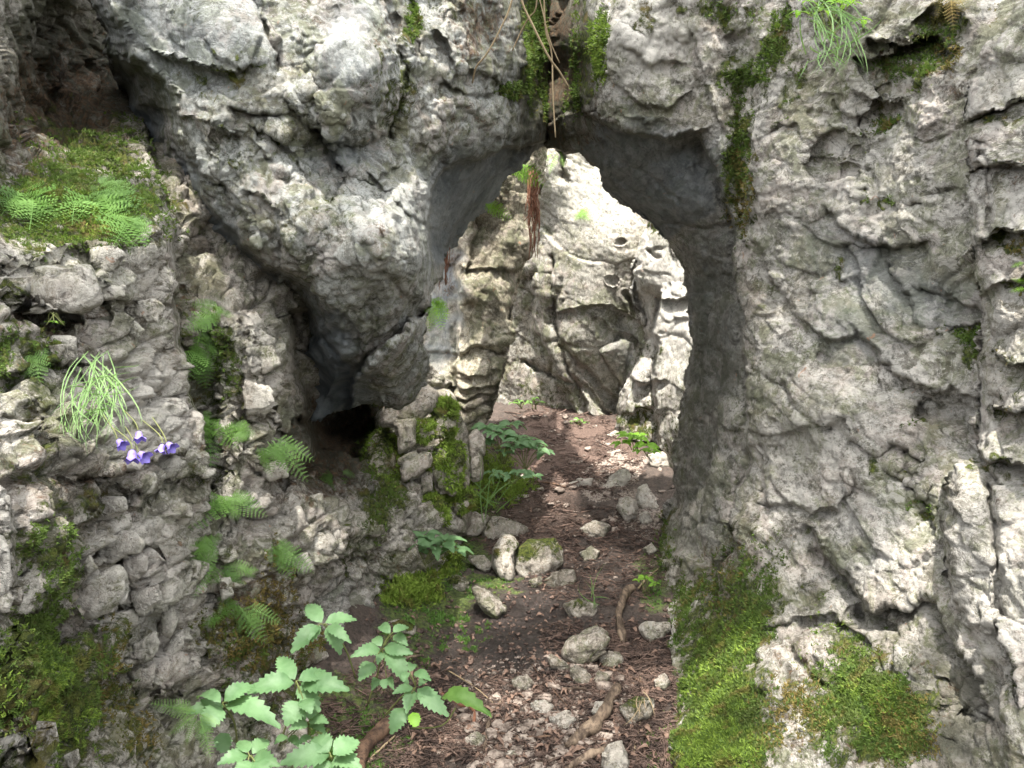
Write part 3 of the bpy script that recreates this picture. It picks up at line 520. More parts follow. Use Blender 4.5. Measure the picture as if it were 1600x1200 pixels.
D_mask = dict(moss=[(1560, 190, 50, 10, 0, .7), (1560, 260, 50, 12, 0, .4), (1590, 380, 30, 14, 0, .9), (1560, 560, 30, 30, 0, .5), (1590, 450, 20, 16, 0, .8), (1560, 640, 30, 20, 0, .5), (1590, 600, 20, 60, 0, .4), (1550, 730, 40, 10, 0, .7), (1540, 50, 20, 60, 30, .5), (1590, 1060, 20, 60, 0, .5)],
              brown=[(1580, 280, 40, 40, 0, .5), (1560, 770, 30, 30, 0, .4), (1550, 600, 30, 40, 0, .4)], pale=[(1570, 130, 60, 60, 0, .6), (1580, 330, 60, 40, 0, .6), (1560, 560, 50, 90, 0, .5), (1580, 900, 60, 160, 0, .7), (1500, 730, 20, 20, 0, .8)], blue=[])
Dd = rock_face('protruding_rock', D_poly, D_ctrl, D_feat, D_disp, M['right'], D_mask, skirt=.35, jag=4)
tag(Dd, 'pale limestone block standing proud of the wall along the right edge of the view', 'rock')

# ---- left rock wall of broken blocks
A_poly = [(-900, -70), (330, -70), (420, 100), (480, 250), (620, 480), (700, 600), (720, 850), (650, 930), (610, 1010), (620, 1120), (560, 1500), (-900, 1500)]
A_ctrl = [(0, 420, 1.50), (150, 410, 1.72), (255, 380, 2.0), (235, 250, 2.55), (100, 280, 2.15), (0, 280, 1.95), (0, 120, 1.95), (100, 130, 3.2), (220, 140, 3.5), (0, -160, 2.3), (200, -160, 3.0), (350, 200, 3.2), (450, 350, 3.3), (300, 400, 2.5),
          (320, 600, 2.3), (380, 480, 2.5), (450, 560, 2.72), (470, 680, 2.8), (0, 550, 1.42), (0, 700, 1.25), (150, 560, 1.68), (150, 700, 1.58), (260, 600, 1.98), (280, 750, 2.0), (400, 800, 2.4), (500, 850, 2.8), (590, 800, 3.3), (540, 680, 4.3), (560, 600, 4.2), (620, 750, 3.9),
          (0, 1000, 1.12), (100, 1000, 1.42), (250, 1050, 1.95), (400, 1000, 2.45), (500, 980, 2.95), (0, 1200, 1.0), (200, 1200, 1.65), (350, 1150, 2.2), (590, 950, 3.5), (700, 700, 4.7), (-400, 600, .95), (-900, 600, .7), (-400, 0, 1.5), (-900, -300, 1.2), (-400, 1400, .75), (300, 1500, 1.5), (500, 1300, 2.3), (600, 1100, 3.2)]
A_feat = [step([(232, 205), (262, 330), (272, 400), (278, 520), (300, 610), (318, 690), (325, 760)][::-1], .30, 50, 8, .15),
          step([(452, 500), (462, 600), (482, 640), (490, 700), (470, 740)][::-1], .42, 70, 9, .15),
          step([(-50, 400), (0, 410), (60, 412), (120, 388), (200, 385), (262, 362)], .03, 40, 3, .3),
          step([(0, 455), (20, 470), (60, 485), (110, 488), (155, 470)], .12, 26, 4, .2), hollow(70, 500, 60, 20, .14), step([(150, 440), (180, 470), (230, 490), (262, 480)], .05, 25), hollow(200, 130, 60, 60, .2),
          step([(0, 585), (30, 580), (60, 575), (90, 560)], .06, 30), step([(80, 550), (110, 575), (120, 560)], .05, 20), step([(120, 750), (180, 745), (250, 715), (275, 700)], .09, 30, 4, .3), step([(130, 815), (180, 800), (215, 790), (240, 740)], .10, 30, 4, .3),
          step([(145, 890), (180, 880), (225, 855)], .08, 20, 3, .3), step([(20, 960), (60, 960), (110, 930), (145, 895)], .07, 20), step([(75, 985), (110, 965), (150, 960), (200, 920)], .08, 30, 4, .3), hollow(190, 780, 60, 20, .10, -15), hollow(40, 690, 50, 60, .05),
          crack([(30, 900), (60, 860), (100, 870)], 6, .05), step([(150, 1060), (200, 1050), (245, 1030), (250, 1000)], .07, 25), hollow(110, 1050, 90, 110, -.03), step([(15, 780), (25, 880), (15, 980), (40, 1100), (60, 1180)], -.12, 30, 4, .1),
          step([(340, 470), (370, 520), (365, 600), (385, 660)][::-1], .05, 30), step([(385, 650), (400, 655), (430, 650), (455, 690)], .06, 26), hollow(435, 760, 26, 14, .12), step([(400, 735), (440, 745), (465, 740)], .10, 18, 3, .2), hollow(530, 668, 60, 42, .9),
          crack([(385, 500), (382, 560), (376, 640)], 5, .05), crack([(455, 690), (430, 720), (400, 740)], 5, .04), step([(230, 860), (200, 990), (225, 1050), (290, 1090)], .02, 40), step([(235, 1080), (260, 1095), (300, 1060), (320, 1020)], .08, 26, 4, .3),
          crack([(335, 790), (345, 900), (320, 1000)], 8, .04), hollow(330, 850, 60, 120, .05), crack([(560, 780), (575, 850), (560, 930)], 10, .05), hollow(600, 720, 26, 60, .04), chamfer([(720, 850), (650, 930)], 40, .2)]
def A_disp(P, X, Y):
    ledge = blobmask(X, Y, [(110, 330, 150, 60, 0, 1)], .3)
    fineblk = blobmask(X, Y, [(400, 780, 220, 330, 0, 1), (540, 880, 120, 160, 0, 1)], .4)
    k = 1-.7*ledge
    b0, _, _ = blocky(P*np.array([4.6, 3.0, 6.0]), 401, 1., .8, .09); b1, _, _ = blocky(P*np.array([11, 7, 15]), 402, 1.1, .7, .10); b2, _, _ = blocky(P*np.array([27, 19, 32]), 403, 1., .4, .10)
    return .04*fbm(P*1.8, 3, 26) + k*(.046*b0 + .022*b1 + .006*b2 + fineblk*(.012*(knobs(P*24, 27)-.6) + .005*b2)) + k*.004*ridged(P*9, 3, 28) + .004*fbm(P*40, 3, 29) + ledge*.02*fbm(P*14, 3, 30)
A_mask = dict(moss=[(110, 320, 170, 70, 0, 1.), (150, 240, 120, 50, 20, .8), (190, 220, 50, 40, 0, .7), (340, 560, 40, 100, -15, .7), (320, 620, 30, 40, 0, .6), (100, 1080, 110, 120, 0, 1.), (60, 1020, 60, 80, 0, .9), (60, 560, 40, 60, 0, .7), (50, 680, 60, 70, 0, .55), (80, 880, 60, 80, 0, .75), (110, 790, 90, 40, 0, .6),
                    (340, 760, 60, 60, 0, .45), (400, 880, 60, 60, 0, .4), (400, 1010, 90, 70, 0, .65), (600, 730, 40, 100, 0, .85), (570, 850, 60, 60, 0, .5), (20, 480, 30, 20, 0, .5), (0, 560, 20, 60, 0, .8), (20, 1060, 30, 80, 0, .9), (430, 700, 30, 60, 0, .4), (180, 1010, 40, 50, 0, .5), (210, 1130, 60, 60, 0, .6), (450, 1100, 120, 80, 0, .6), (245, 560, 40, 20, 0, .35), (380, 640, 26, 60, 0, .35), (490, 780, 50, 60, 0, .35)],
              brown=[(90, 180, 130, 120, 0, .8), (60, 505, 90, 26, 0, .8), (400, 960, 80, 80, 0, .75), (440, 900, 50, 60, 0, .6), (160, 1050, 40, 110, 0, .55), (500, 740, 90, 60, 0, .7), (600, 880, 60, 60, 0, .4), (540, 670, 70, 60, 0, .9), (130, 760, 100, 30, -10, .6), (290, 470, 30, 80, 0, .5), (330, 700, 40, 60, 0, .5), (40, 730, 60, 60, 0, .5), (480, 1080, 100, 60, 0, .7)],
              pale=[(110, 120, 150, 130, 0, -1.2), (190, 240, 70, 40, 0, -.6), (300, 520, 30, 150, -10, -.5), (530, 690, 90, 60, 0, -1.6), (60, 720, 60, 80, 0, -.5), (150, 780, 110, 26, -10, -.6), (60, 900, 70, 90, 0, -.5), (90, 440, 100, 40, 0, .9), (200, 420, 60, 50, 0, .5), (240, 650, 60, 120, 0, .9), (200, 850, 80, 60, 0, .8), (230, 950, 60, 100, 0, .8), (400, 560, 60, 90, 0, .6), (10, 850, 30, 200, 0, .6), (430, 700, 40, 60, 0, .3), (300, 1000, 40, 60, 0, .5), (480, 830, 60, 80, 0, .3)],  # strongest negatives paint shade in the upper cavity and under the boulder
              blue=[(560, 950, 50, 60, 0, .3)])
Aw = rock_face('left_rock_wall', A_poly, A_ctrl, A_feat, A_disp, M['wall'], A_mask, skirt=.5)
tag(Aw, 'broken limestone wall of cracked blocks with ferns and a mossy ledge on the left', 'rock wall')

# ---- rocks seen through the arch
G_poly = [(560, -250), (1400, -250), (1400, 800), (560, 800)]
G_ctrl = [(780, 640, 7.6), (840, 640, 7.3), (920, 660, 6.9), (980, 660, 7.05), (800, 500, 7.3), (860, 500, 6.9), (930, 500, 6.6), (1010, 500, 6.8), (860, 380, 6.8), (940, 380, 6.5), (1010, 380, 6.6), (860, 260, 6.6), (930, 260, 6.7), (850, 100, 6.9), (1000, 0, 7.0), (560, 600, 8.0), (560, 0, 8), (1400, 600, 6.5), (1400, 0, 6.8), (700, -200, 7.6), (1200, -250, 7.2), (900, 780, 7.2)]
G_feat = [step([(838, 440), (832, 500), (860, 560), (880, 610), (900, 650)][::1], .16, 50, 5, .05), crack([(865, 400), (862, 470), (872, 540), (900, 600)], 4, .09),
          hollow(972, 378, 9, 5, .06), hollow(958, 437, 9, 4, .04),
          step([(880, 490), (930, 478), (990, 500), (1015, 520)], .06, 30, 3, .1), step([(930, 500), (970, 520), (1010, 545)], .05, 30, 3, .1), crack([(820, 560), (870, 590), (930, 620), (950, 650)], 4, .08), crack([(880, 540), (920, 590), (960, 640)], 5, .08), crack([(980, 460), (1000, 480), (1012, 500)], 4, .08),
          step([(905, 610), (925, 650), (960, 668), (1000, 640)], .15, 20, 3, .15), step([(880, 240), (885, 275)], .12, 10, 2, .2), crack([(872, 235), (880, 275)], 3, .08), hollow(1000, 590, 30, 50, .12), hollow(0, 0, 3, 3, .001)]
def G_disp(P, X, Y):
    Q = P @ np.array([[1, 0, 0.45], [0, 1, 0], [-.1, 0, 1]])
    b1, _, _ = blocky(Q*np.array([1.8, 1.8, 3.2]), 501, .7, .4, .05); b2, _, _ = blocky(Q*np.array([5, 5, 9]), 502, .8, .4, .06)
    return .07*fbm(P*1.3, 2, 36)+.05*blocky(Q*np.array([1.2, 1.2, 1.6]), 500, 1., .25, .04)[0]+.010*b1+.006*b2+.003*ridged(Q*np.array([3, 3, 6]), 3, 37)+.004*fbm(P*22, 3, 38)
G_mask = dict(moss=[(880, 240, 30, 40, 0, .3), (840, 620, 50, 40, 0, .5), (900, 650, 60, 20, 0, .5), (910, 345, 20, 15, 0, .4)], brown=[(800, 560, 30, 90, 0, .4), (860, 620, 70, 40, 0, .3)], pale=[(930, 300, 90, 90, 0, .9), (960, 400, 60, 60, 0, .6), (940, 600, 40, 40, 0, .4)], blue=[(960, 560, 30, 60, 0, .3)])
Gw = rock_face('back_cliff', G_poly, G_ctrl, G_feat, G_disp, M['back'], G_mask, skirt=.4, st=2.0, frame=(760, 1100, 200, 690))
tag(Gw, 'bright grey limestone cliff face seen through the arch at the end of the path', 'cliff')
H_poly = [(1013, 345), (1060, 300), (1250, 260), (1250, 900), (1040, 800), (1030, 705), (1022, 690), (1000, 690), (962, 680), (965, 650), (975, 600), (1000, 560), (1012, 530), (1004, 500), (992, 460), (988, 420), (1000, 380)]
H_ctrl = [(1000, 420, 5.9), (1050, 420, 5.6), (1080, 500, 5.4), (1030, 600, 5.7), (975, 640, 6.2), (1050, 680, 5.5), (1000, 670, 6.0), (1250, 300, 4.8), (1250, 850, 4.8), (1080, 320, 5.5)]
H_feat = [roundoff([(962, 680), (975, 600), (1012, 530), (988, 420), (1013, 345)], 20, .3), step([(1030, 470), (1024, 540), (1018, 580), (1026, 640), (1030, 700)], .30, 30, 3, .1), step([(1040, 468), (1060, 468), (1090, 472)], .1, 14, 2, .3), crack([(1020, 395), (1030, 402)], 4, .06),
          step([(985, 590), (1000, 600), (1025, 597)], .08, 15), step([(975, 645), (1000, 640), (1025, 645)], .08, 15)]
def H_disp(P, X, Y):
    b1, _, _ = blocky(P*np.array([3, 3, 5]), 601, .7, .4, .05)
    return .04*fbm(P*2, 2, 46)+.016*b1+.004*ridged(P*5, 3, 47)+.003*fbm(P*25, 3, 48)
Hw = rock_face('sunlit_rock', H_poly, H_ctrl, H_feat, H_disp, M['white'], dict(moss=[(1000, 660, 30, 30, 0, .8), (1050, 640, 30, 60, 0, .5), (1018, 350, 12, 10, 0, .9), (1060, 700, 40, 30, 0, .5), (1010, 560, 16, 40, 0, .5)], brown=[(1000, 620, 20, 40, 0, .3)], pale=[(1050, 470, 60, 130, 0, 1.), (1060, 600, 30, 60, 0, .7)]), skirt=.6, st=2.0, frame=(950, 1110, 300, 760), jag=3)
tag(Hw, 'white sunlit rock beyond the arch just inside its right edge', 'rock')
F_R = [(860, 180), (848, 283), (834, 379), (817, 420), (807, 450), (800, 500), (796, 536), (778, 548), (794, 567), (782, 600), (772, 630), (764, 657), (734, 676), (712, 662), (706, 690)]
F_poly = [(560, 150)] + F_R + [(650, 760), (560, 700)]
F_ctrl = [(715, 300, 4.9), (716, 450, 4.95), (716, 600, 5.0), (770, 300, 4.95), (830, 300, 5.2), (765, 450, 4.95), (800, 450, 5.15), (760, 600, 5.0), (690, 450, 5.5), (665, 550, 5.8), (690, 600, 5.5), (640, 400, 5.9), (560, 400, 6.3), (600, 650, 5.9), (735, 665, 5.05), (850, 200, 5.2), (700, 200, 5.0)]
WV = [step([(714, y0), (735, y0+5), (755, y0-2), (775, y0-6)], .07, 11, 2.5, .5) for y0 in (585, 603, 617, 632, 648)]
F_feat = [step([(722, 290), (716, 400), (715, 540), (714, 650)], .22, 70, 3, .06), roundoff(F_R[:12], 22, .22), roundoff(F_R[11:14], 16, .14), step([(662, 545), (700, 548), (716, 552), (740, 540), (760, 542), (780, 548), (800, 546)], .09, 20, 2.5, .35), step([(700, 412), (735, 425), (760, 418), (790, 422), (815, 420)], .06, 16, 2.5, .3),
          step([(660, 580), (690, 590), (716, 592)], .05, 14), hollow(740, 482, 18, 10, .06), crack([(716, 380), (717, 540)], 4, .02), hollow(790, 545, 14, 20, -.04), step([(742, 330), (735, 380), (732, 420)][::-1], .05, 40), crack([(767, 550), (768, 600)], 3, .04), hollow(765, 370, 26, 60, .05, 10)] + WV
def F_disp(P, X, Y):
    b1, _, _ = blocky(P*np.array([3, 3, 3]), 701, .5, .3, .05)
    return .04*fbm(P*2.2, 3, 56)+.02*b1+.014*ridged(P*7, 4, 57)+.005*fbm(P*30, 3, 58)+.004*noise(P*80, 59)
Fw = rock_face('rock_pillar', F_poly, F_ctrl, F_feat, F_disp, M['pillar'], dict(moss=[(745, 260, 60, 40, 0, .5), (830, 250, 40, 30, 0, .6), (690, 610, 20, 40, 0, .35), (770, 300, 30, 40, 0, .4)], brown=[(825, 320, 14, 60, -5, .7), (760, 440, 40, 90, 0, .35), (690, 420, 20, 40, 0, .8), (765, 340, 30, 50, 0, .5)], pale=[(765, 400, 40, 100, 8, -.4), (725, 340, 20, 30, 0, .5), (740, 560, 40, 60, 0, .4)], blue=[(690, 470, 22, 110, 0, .9)]), skirt=.7, st=2.0, frame=(640, 880, 180, 720), jag=3)  # blue and negative pale: the pillar's shade painted into the rock
tag(Fw, 'tan rock pillar with rippled foot standing just behind the arch on the left', 'rock pillar')

# ------------------------------------------------------------------ ground
def ground_z(x, y):
    P = np.stack([x, y, np.zeros_like(x)], -1)
    z = .34*sstep(y, 3.9, 7.2)
    z = z + .22*sstep(-x, .15, .75)*sstep(y, 2.2, 3.2)*(1-sstep(y, 5.5, 6.5)) + .03*sstep(x-.12*(y-2.5), .35, .8)
    z = z + .030*fbm(P*1.8, 3, 71) + .012*ridged(P*7, 3, 72) + .006*fbm(P*26, 3, 73)
    return z
def ground_mesh():
    xs = axis(-6000, 7600, 540, 1080, 2.6); ys = np.r_[np.arange(431.5, 470, 1.5), np.arange(470, 620, 6), np.arange(620, 1215, 2.6), np.arange(1225, 2600, 25), 4000, 9000]
    ys = ys[::-1]; X, Y = np.meshgrid(xs, ys); r = ray(X, Y); t = -1.5/np.minimum(r[..., 2], -1e-4); t = np.minimum(t, 300)
    x = r[..., 0]*t; y = r[..., 1]*t; z = ground_z(x, y)
    px, py, _ = to_px(np.stack([x, y, z], -1))
    P3 = np.stack([x*3, y*3, x*0], -1); wob = 22*fbm(P3, 3, 75); pxw = px+wob; pyw = py+wob
    moss = blobmask(pxw, pyw, [(660, 930, 80, 60, 0, .8), (640, 1000, 60, 50, 0, .5), (700, 850, 60, 40, 0, .7), (760, 800, 40, 30, 0, .6), (780, 910, 50, 10, 0, .8), (1020, 920, 30, 50, 0, .6), (1030, 1180, 30, 40, 0, .6), (560, 1150, 80, 60, 0, .5), (450, 1100, 200, 60, 0, .6), (760, 740, 30, 20, 0, .5)])
    red = blobmask(pxw, pyw, [(890, 700, 110, 60, 0, .9), (830, 810, 100, 80, 0, .6), (1000, 1080, 60, 60, 0, .5), (990, 1150, 60, 60, 0, .5)]); 
    gr = blobmask(pxw, pyw, [(850, 1110, 140, 90, 0, .45), (960, 740, 70, 30, -20, .9), (1000, 800, 50, 40, 0, .7), (960, 850, 60, 40, 0, .35), (800, 760, 40, 20, 0, .5), (900, 690, 120, 20, 0, .3)])
    wet = blobmask(pxw, pyw, [(810, 980, 130, 80, 0, 1.3), (930, 880, 80, 60, 0, .6), (650, 1010, 70, 80, 0, .9), (620, 1150, 80, 60, 0, .7), (930, 1160, 30, 40, 0, .6), (960, 1000, 90, 60, 0, .4)])
    A = np.stack([moss, red, gr, wet], -1).reshape(-1, 4); V = np.stack([x, y, z], -1).reshape(-1, 3); idx = np.arange(X.size).reshape(X.shape)
    Q = np.stack([idx[:-1, :-1], idx[:-1, 1:], idx[1:, 1:], idx[1:, :-1]], -1).reshape(-1, 4)
    return mk('path_ground', V, Q=Q, mat=M['ground'], attr=A, origin=(0, 3, 0))
tag(ground_mesh(), 'dark muddy path with brown needle litter running through the arch', kind='structure')
def gpt(px, py):
    """where the view through a pixel meets the ground"""
    px = np.asarray(px, float); py = np.asarray(py, float); r = ray(px, py); t = -1.5/r[..., 2]
    for k in range(12):
        z = ground_z(r[..., 0]*t, r[..., 1]*t); t = (z-1.5)/r[..., 2]
    return CAM + r*t[..., None], t

# ------------------------------------------------------------------ builders for loose things
def ico(n):
    t = (1+5**.5)/2; V = [(-1, t, 0), (1, t, 0), (-1, -t, 0), (1, -t, 0), (0, -1, t), (0, 1, t), (0, -1, -t), (0, 1, -t), (t, 0, -1), (t, 0, 1), (-t, 0, -1), (-t, 0, 1)]
    V = [np.array(v)/np.linalg.norm(v) for v in V]
    T = [(0, 11, 5), (0, 5, 1), (0, 1, 7), (0, 7, 10), (0, 10, 11), (1, 5, 9), (5, 11, 4), (11, 10, 2), (10, 7, 6), (7, 1, 8), (3, 9, 4), (3, 4, 2), (3, 2, 6), (3, 6, 8), (3, 8, 9), (4, 9, 5), (2, 4, 11), (6, 2, 10), (8, 6, 7), (9, 8, 1)]
    for _ in range(n):
        c = {}; N = []
        def mid(a, b):
            k = (min(a, b), max(a, b))
            if k not in c: v = V[a]+V[b]; V.append(v/np.linalg.norm(v)); c[k] = len(V)-1
            return c[k]
        for a, b, d in T: ab, bd, da = mid(a, b), mid(b, d), mid(d, a); N += [(a, ab, da), (b, bd, ab), (d, da, bd), (ab, bd, da)]
        T = N
    return np.array(V), np.array(T)
ICO = {n: ico(n) for n in (1, 2, 3, 4, 5)}
def poly_radius(outline, cx, cy, th):
    """distance from the centre to the outline in every direction"""
    P = np.array(outline, float); r = np.zeros_like(th); n = len(P); ux, uy = np.cos(th), np.sin(th)
    for i in range(n):
        x0, y0 = P[i]-(cx, cy); x1, y1 = P[(i+1) % n]-(cx, cy); dx, dy = x1-x0, y1-y0
        den = ux*dy-uy*dx; den = np.where(np.abs(den) < 1e-9, 1e-9, den); t = (x0*dy-y0*dx)/den; k = (ux*y0-uy*x0)/-den
        k = (x0*uy-y0*ux)/den*-1 if False else ((t*ux-x0)*dx+(t*uy-y0)*dy)/(dx*dx+dy*dy)
        ok = (t > 0) & (k >= -1e-6) & (k <= 1+1e-6); r = np.where(ok, np.maximum(r, t), r)
    return np.where(r == 0, r.max(), r)
def stone_geo(outline, d=None, face=None, thick=.8, n=4, seed=0, out=.35, rough=1.0):
    P = np.array(outline, float); cx, cy = P[:, 0].mean(), P[:, 1].mean()
    V, T = ICO[n]; a, b, c = V[:, 0], V[:, 1], V[:, 2]; th = np.arctan2(b, a)
    Rr = (poly_radius(P, cx, cy, th)*2 + poly_radius(P, cx, cy, th+.09) + poly_radius(P, cx, cy, th-.09))/4
    mr = math.sqrt(max(1, .5*abs(sum(P[i, 0]*P[(i+1) % len(P), 1]-P[(i+1) % len(P), 0]*P[i, 1] for i in range(len(P))))/pi))
    s = np.clip(1-np.abs(c)**3.2, 0, 1)**(1/3.2)
    px = cx+Rr*np.cos(th)*s; py = cy+Rr*np.sin(th)*s
    if d is None and face is None:
        _, t0 = gpt(cx, P[:, 1].max()-2); d = float(t0)/1.0 + mr*float(t0)/F*thick*.55
    if face is not None:
        q, _ = on(face, cx, cy); _, _, z = to_px(q); d = float(z) + mr*float(z)/F*(1-2*out)*thick
    Rm = mr*d/F*thick
    dd = d - np.sign(c)*np.abs(c)**.9*Rm*(1.0 if face is None else 1.0)
    if face is None: dd = dd + (-(py-cy)/F*d)*.35          # the top leans back, as a stone lying on the ground shows
    W = at(px, py, dd); L = mr*d/F
    ctr = W.mean(0); N = W-ctr; N /= np.linalg.norm(N, axis=1)[:, None]
    Q = W/L
    h = L*(.26*blocky(Q*.9+seed*7.3, 900+seed, .9, .25, .06)[0] + rough*(.05*fbm(Q*2.2+seed, 3, 31)+.03*blocky(Q*3+seed, 950+seed, .8, .3, .08)[0]))
    return W+N*h[:, None]*.8, T, L
def stone(outline, label=None, d=None, face=None, parent=None, thick=.8, n=4, seed=None, moss=0., brown=0., pale=.3, mat='stone', name='stone', out=.35, group=None):
    seed = int(outline[0][0]*3+outline[0][1]) % 97 if seed is None else seed
    W, T, L = stone_geo(outline, d, face, thick, n, seed, out)
    if face is None and parent is None: W = W-[0, 0, .22*L]
    zt = (W[:, 2]-W[:, 2].min())/(np.ptp(W[:, 2])+1e-6); m = moss*sstep(zt, .35, .8)*(0.75+.5*noise(W*9, 5))
    A = np.stack([m, np.full(len(W), brown)*(1-zt), np.full(len(W), pale), zt*0], -1)
    o = mk(name, W, T=T, mat=M[mat], parent=parent, attr=A)
    o['_pts'] = 0
    if label: tag(o, label, 'stone' if parent is None else None, group)
    return o, W, T
def tube_geo(pts, rad, seg=8, knob=.12, seed=0, sub=4):
    pts = np.array(pts, float); rad = np.array(rad, float) if np.ndim(rad) else np.full(len(pts), rad)
    t = np.arange(len(pts)); tt = np.linspace(0, len(pts)-1, (len(pts)-1)*sub+1)
    def cr(a):      # smooth through the points
        o = np.zeros((len(tt), a.shape[1]))
        for i, x in enumerate(tt):
            k = min(int(x), len(a)-2); f = x-k; p0, p1, p2, p3 = a[max(k-1, 0)], a[k], a[k+1], a[min(k+2, len(a)-1)]
            o[i] = .5*((2*p1)+(-p0+p2)*f+(2*p0-5*p1+4*p2-p3)*f*f+(-p0+3*p1-3*p2+p3)*f**3)
        return o
    C = cr(pts); r = np.interp(tt, t, rad); D = np.gradient(C, axis=0); D /= np.linalg.norm(D, axis=1)[:, None]+1e-9
    up = np.array([.2, .1, 1.]) if abs(D[:, 2]).mean() < .8 else np.array([1., .2, .1])
    S = np.cross(D, up); S /= np.linalg.norm(S, axis=1)[:, None]; U = np.cross(S, D); a = np.arange(seg)/seg*2*pi
    V = C[:, None]+(S[:, None]*np.cos(a)[None, :, None]+U[:, None]*np.sin(a)[None, :, None])*r[:, None, None]
    V = V + (V-C[:, None])*(knob*2*noise(V/(r.mean()*3)+seed, 5))[..., None]
    n = len(C); V = V.reshape(-1, 3); Q = [(i*seg+j, i*seg+(j+1) % seg, (i+1)*seg+(j+1) % seg, (i+1)*seg+j) for i in range(n-1) for j in range(seg)]
    V = np.vstack([V, C[0], C[-1]]); T = [(len(V)-2, (j+1) % seg, j) for j in range(seg)]+[(len(V)-1, (n-1)*seg+j, (n-1)*seg+(j+1) % seg) for j in range(seg)]
    return V, np.array(Q), np.array(T)
def tube(name, pts, rad, mat, parent=None, **k):
    V, Q, T = tube_geo(pts, rad, **k); return mk(name, V, Q=Q, T=T, mat=M[mat], parent=parent)
def join(gs):
    """(V, Q) or (V, Q, T) geometries into one"""
    Vs, Qs, Ts, n = [], [], [], 0
    for g in gs:
        Vs.append(g[0])
        if g[1] is not None and len(g[1]): Qs.append(np.asarray(g[1])+n)
        if len(g) > 2 and g[2] is not None and len(g[2]): Ts.append(np.asarray(g[2])+n)
        n += len(g[0])
    return np.vstack(Vs), (np.vstack(Qs) if Qs else None), (np.vstack(Ts) if Ts else None)
def leaf_geo(p0, p1, width, nrm, teeth=9, droop=.12, fold=.25, round_=0, twist=0):
    """a leaf from stalk p0 to tip p1; folded along the midrib, toothed, arching"""
    p0 = np.array(p0, float); p1 = np.array(p1, float); ax = p1-p0; L = np.linalg.norm(ax); ax /= L
    n = np.array(nrm, float); n -= ax*(n@ax); n /= np.linalg.norm(n)+1e-9; s = np.cross(ax, n)
    if twist: s, n = s*cos(twist)+n*sin(twist), n*cos(twist)-s*sin(twist)
    rows = teeth*2+1; V = []; Q = []
    for i in range(rows):
        t = i/(rows-1); prof = (sin(pi*t**.72)**.85 if not round_ else sin(pi*t**.9)**.5) if 0 < t < 1 else 0
        hw = width*.5*prof; tooth = 1.0 if i % 2 else .76
        c = p0+ax*L*t + n*L*(droop*(1-(2*t-1)**2)*.9 - droop*1.2*t*t)
        for k in (-1, -.5, 0, .5, 1):
            e = abs(k); off = hw*k*(tooth if e == 1 else 1); lift = fold*hw*e + .05*hw*sin(t*22+k*3)*e
            fw = ax*(L*.05*(1 if (i % 2 and e == 1) else 0))
            V.append(c + s*off + n*lift*1.0 + fw)
    for i in range(rows-1):
        for k in range(4): a = i*5+k; Q.append((a, a+1, a+6, a+5))
    return np.array(V), np.array(Q)
def frond_geo(p0, p1, wid, nrm, pairs=11, curl=.15):
    """a twice-cut fern frond"""
    p0 = np.array(p0, float); p1 = np.array(p1, float); ax = p1-p0; L = np.linalg.norm(ax); ax /= L
    n = np.array(nrm, float); n -= ax*(n@ax); n /= np.linalg.norm(n)+1e-9; s = np.cross(ax, n); V = []; Q = []; T = []
    cen = lambda t: p0+ax*L*t+n*L*curl*(4*t*(1-t)*.6-.5*t*t)
    for i in range(10):
        t = i/9; c = cen(t); w_ = L*.012*(1-t*.8); V += [c-s*w_, c+s*w_]
        if i: k = len(V)-4; Q.append((k, k+1, k+3, k+2))
    for i in range(pairs):
        t = .12+.86*i/(pairs-1); c = cen(t); pl = wid*.5*(max(0, sin(pi*min(1, .3+.7*t)))**.8*.95+.06)*random.uniform(.85, 1.1)
        for sg in (-1, 1):
            d = s*sg*.92+ax*.38+n*random.uniform(-.25, .1); d /= np.linalg.norm(d); e = np.cross(d, n); e /= np.linalg.norm(e); m = 6 if pl > .012 else 4
            for q in range(m):
                u = (q+.6)/m; c2 = c+d*pl*u - n*pl*.12*u*u; lw = pl*.17*(1-.55*u); ln = pl/m*.40
                for s2 in (-1, 1):
                    k = len(V); V += [c2-d*ln*.6, c2+e*s2*lw-d*ln*.5+n*random.uniform(-.1, .1)*lw, c2+e*s2*lw*1.08+d*ln*.7, c2+d*ln*.8]; Q.append((k, k+1, k+2, k+3))
            k = len(V); V += [c+d*pl*.95+e*pl*.05, c+d*pl*.95-e*pl*.05, c+d*pl*1.12]; T.append((k, k+1, k+2))
    return np.array(V), np.array(Q), np.array(T)
def nrm_cam(P, upw=.6):
    v = CAM-np.asarray(P); v /= np.linalg.norm(v); v = v+np.array([0, 0, upw]); return v/np.linalg.norm(v)

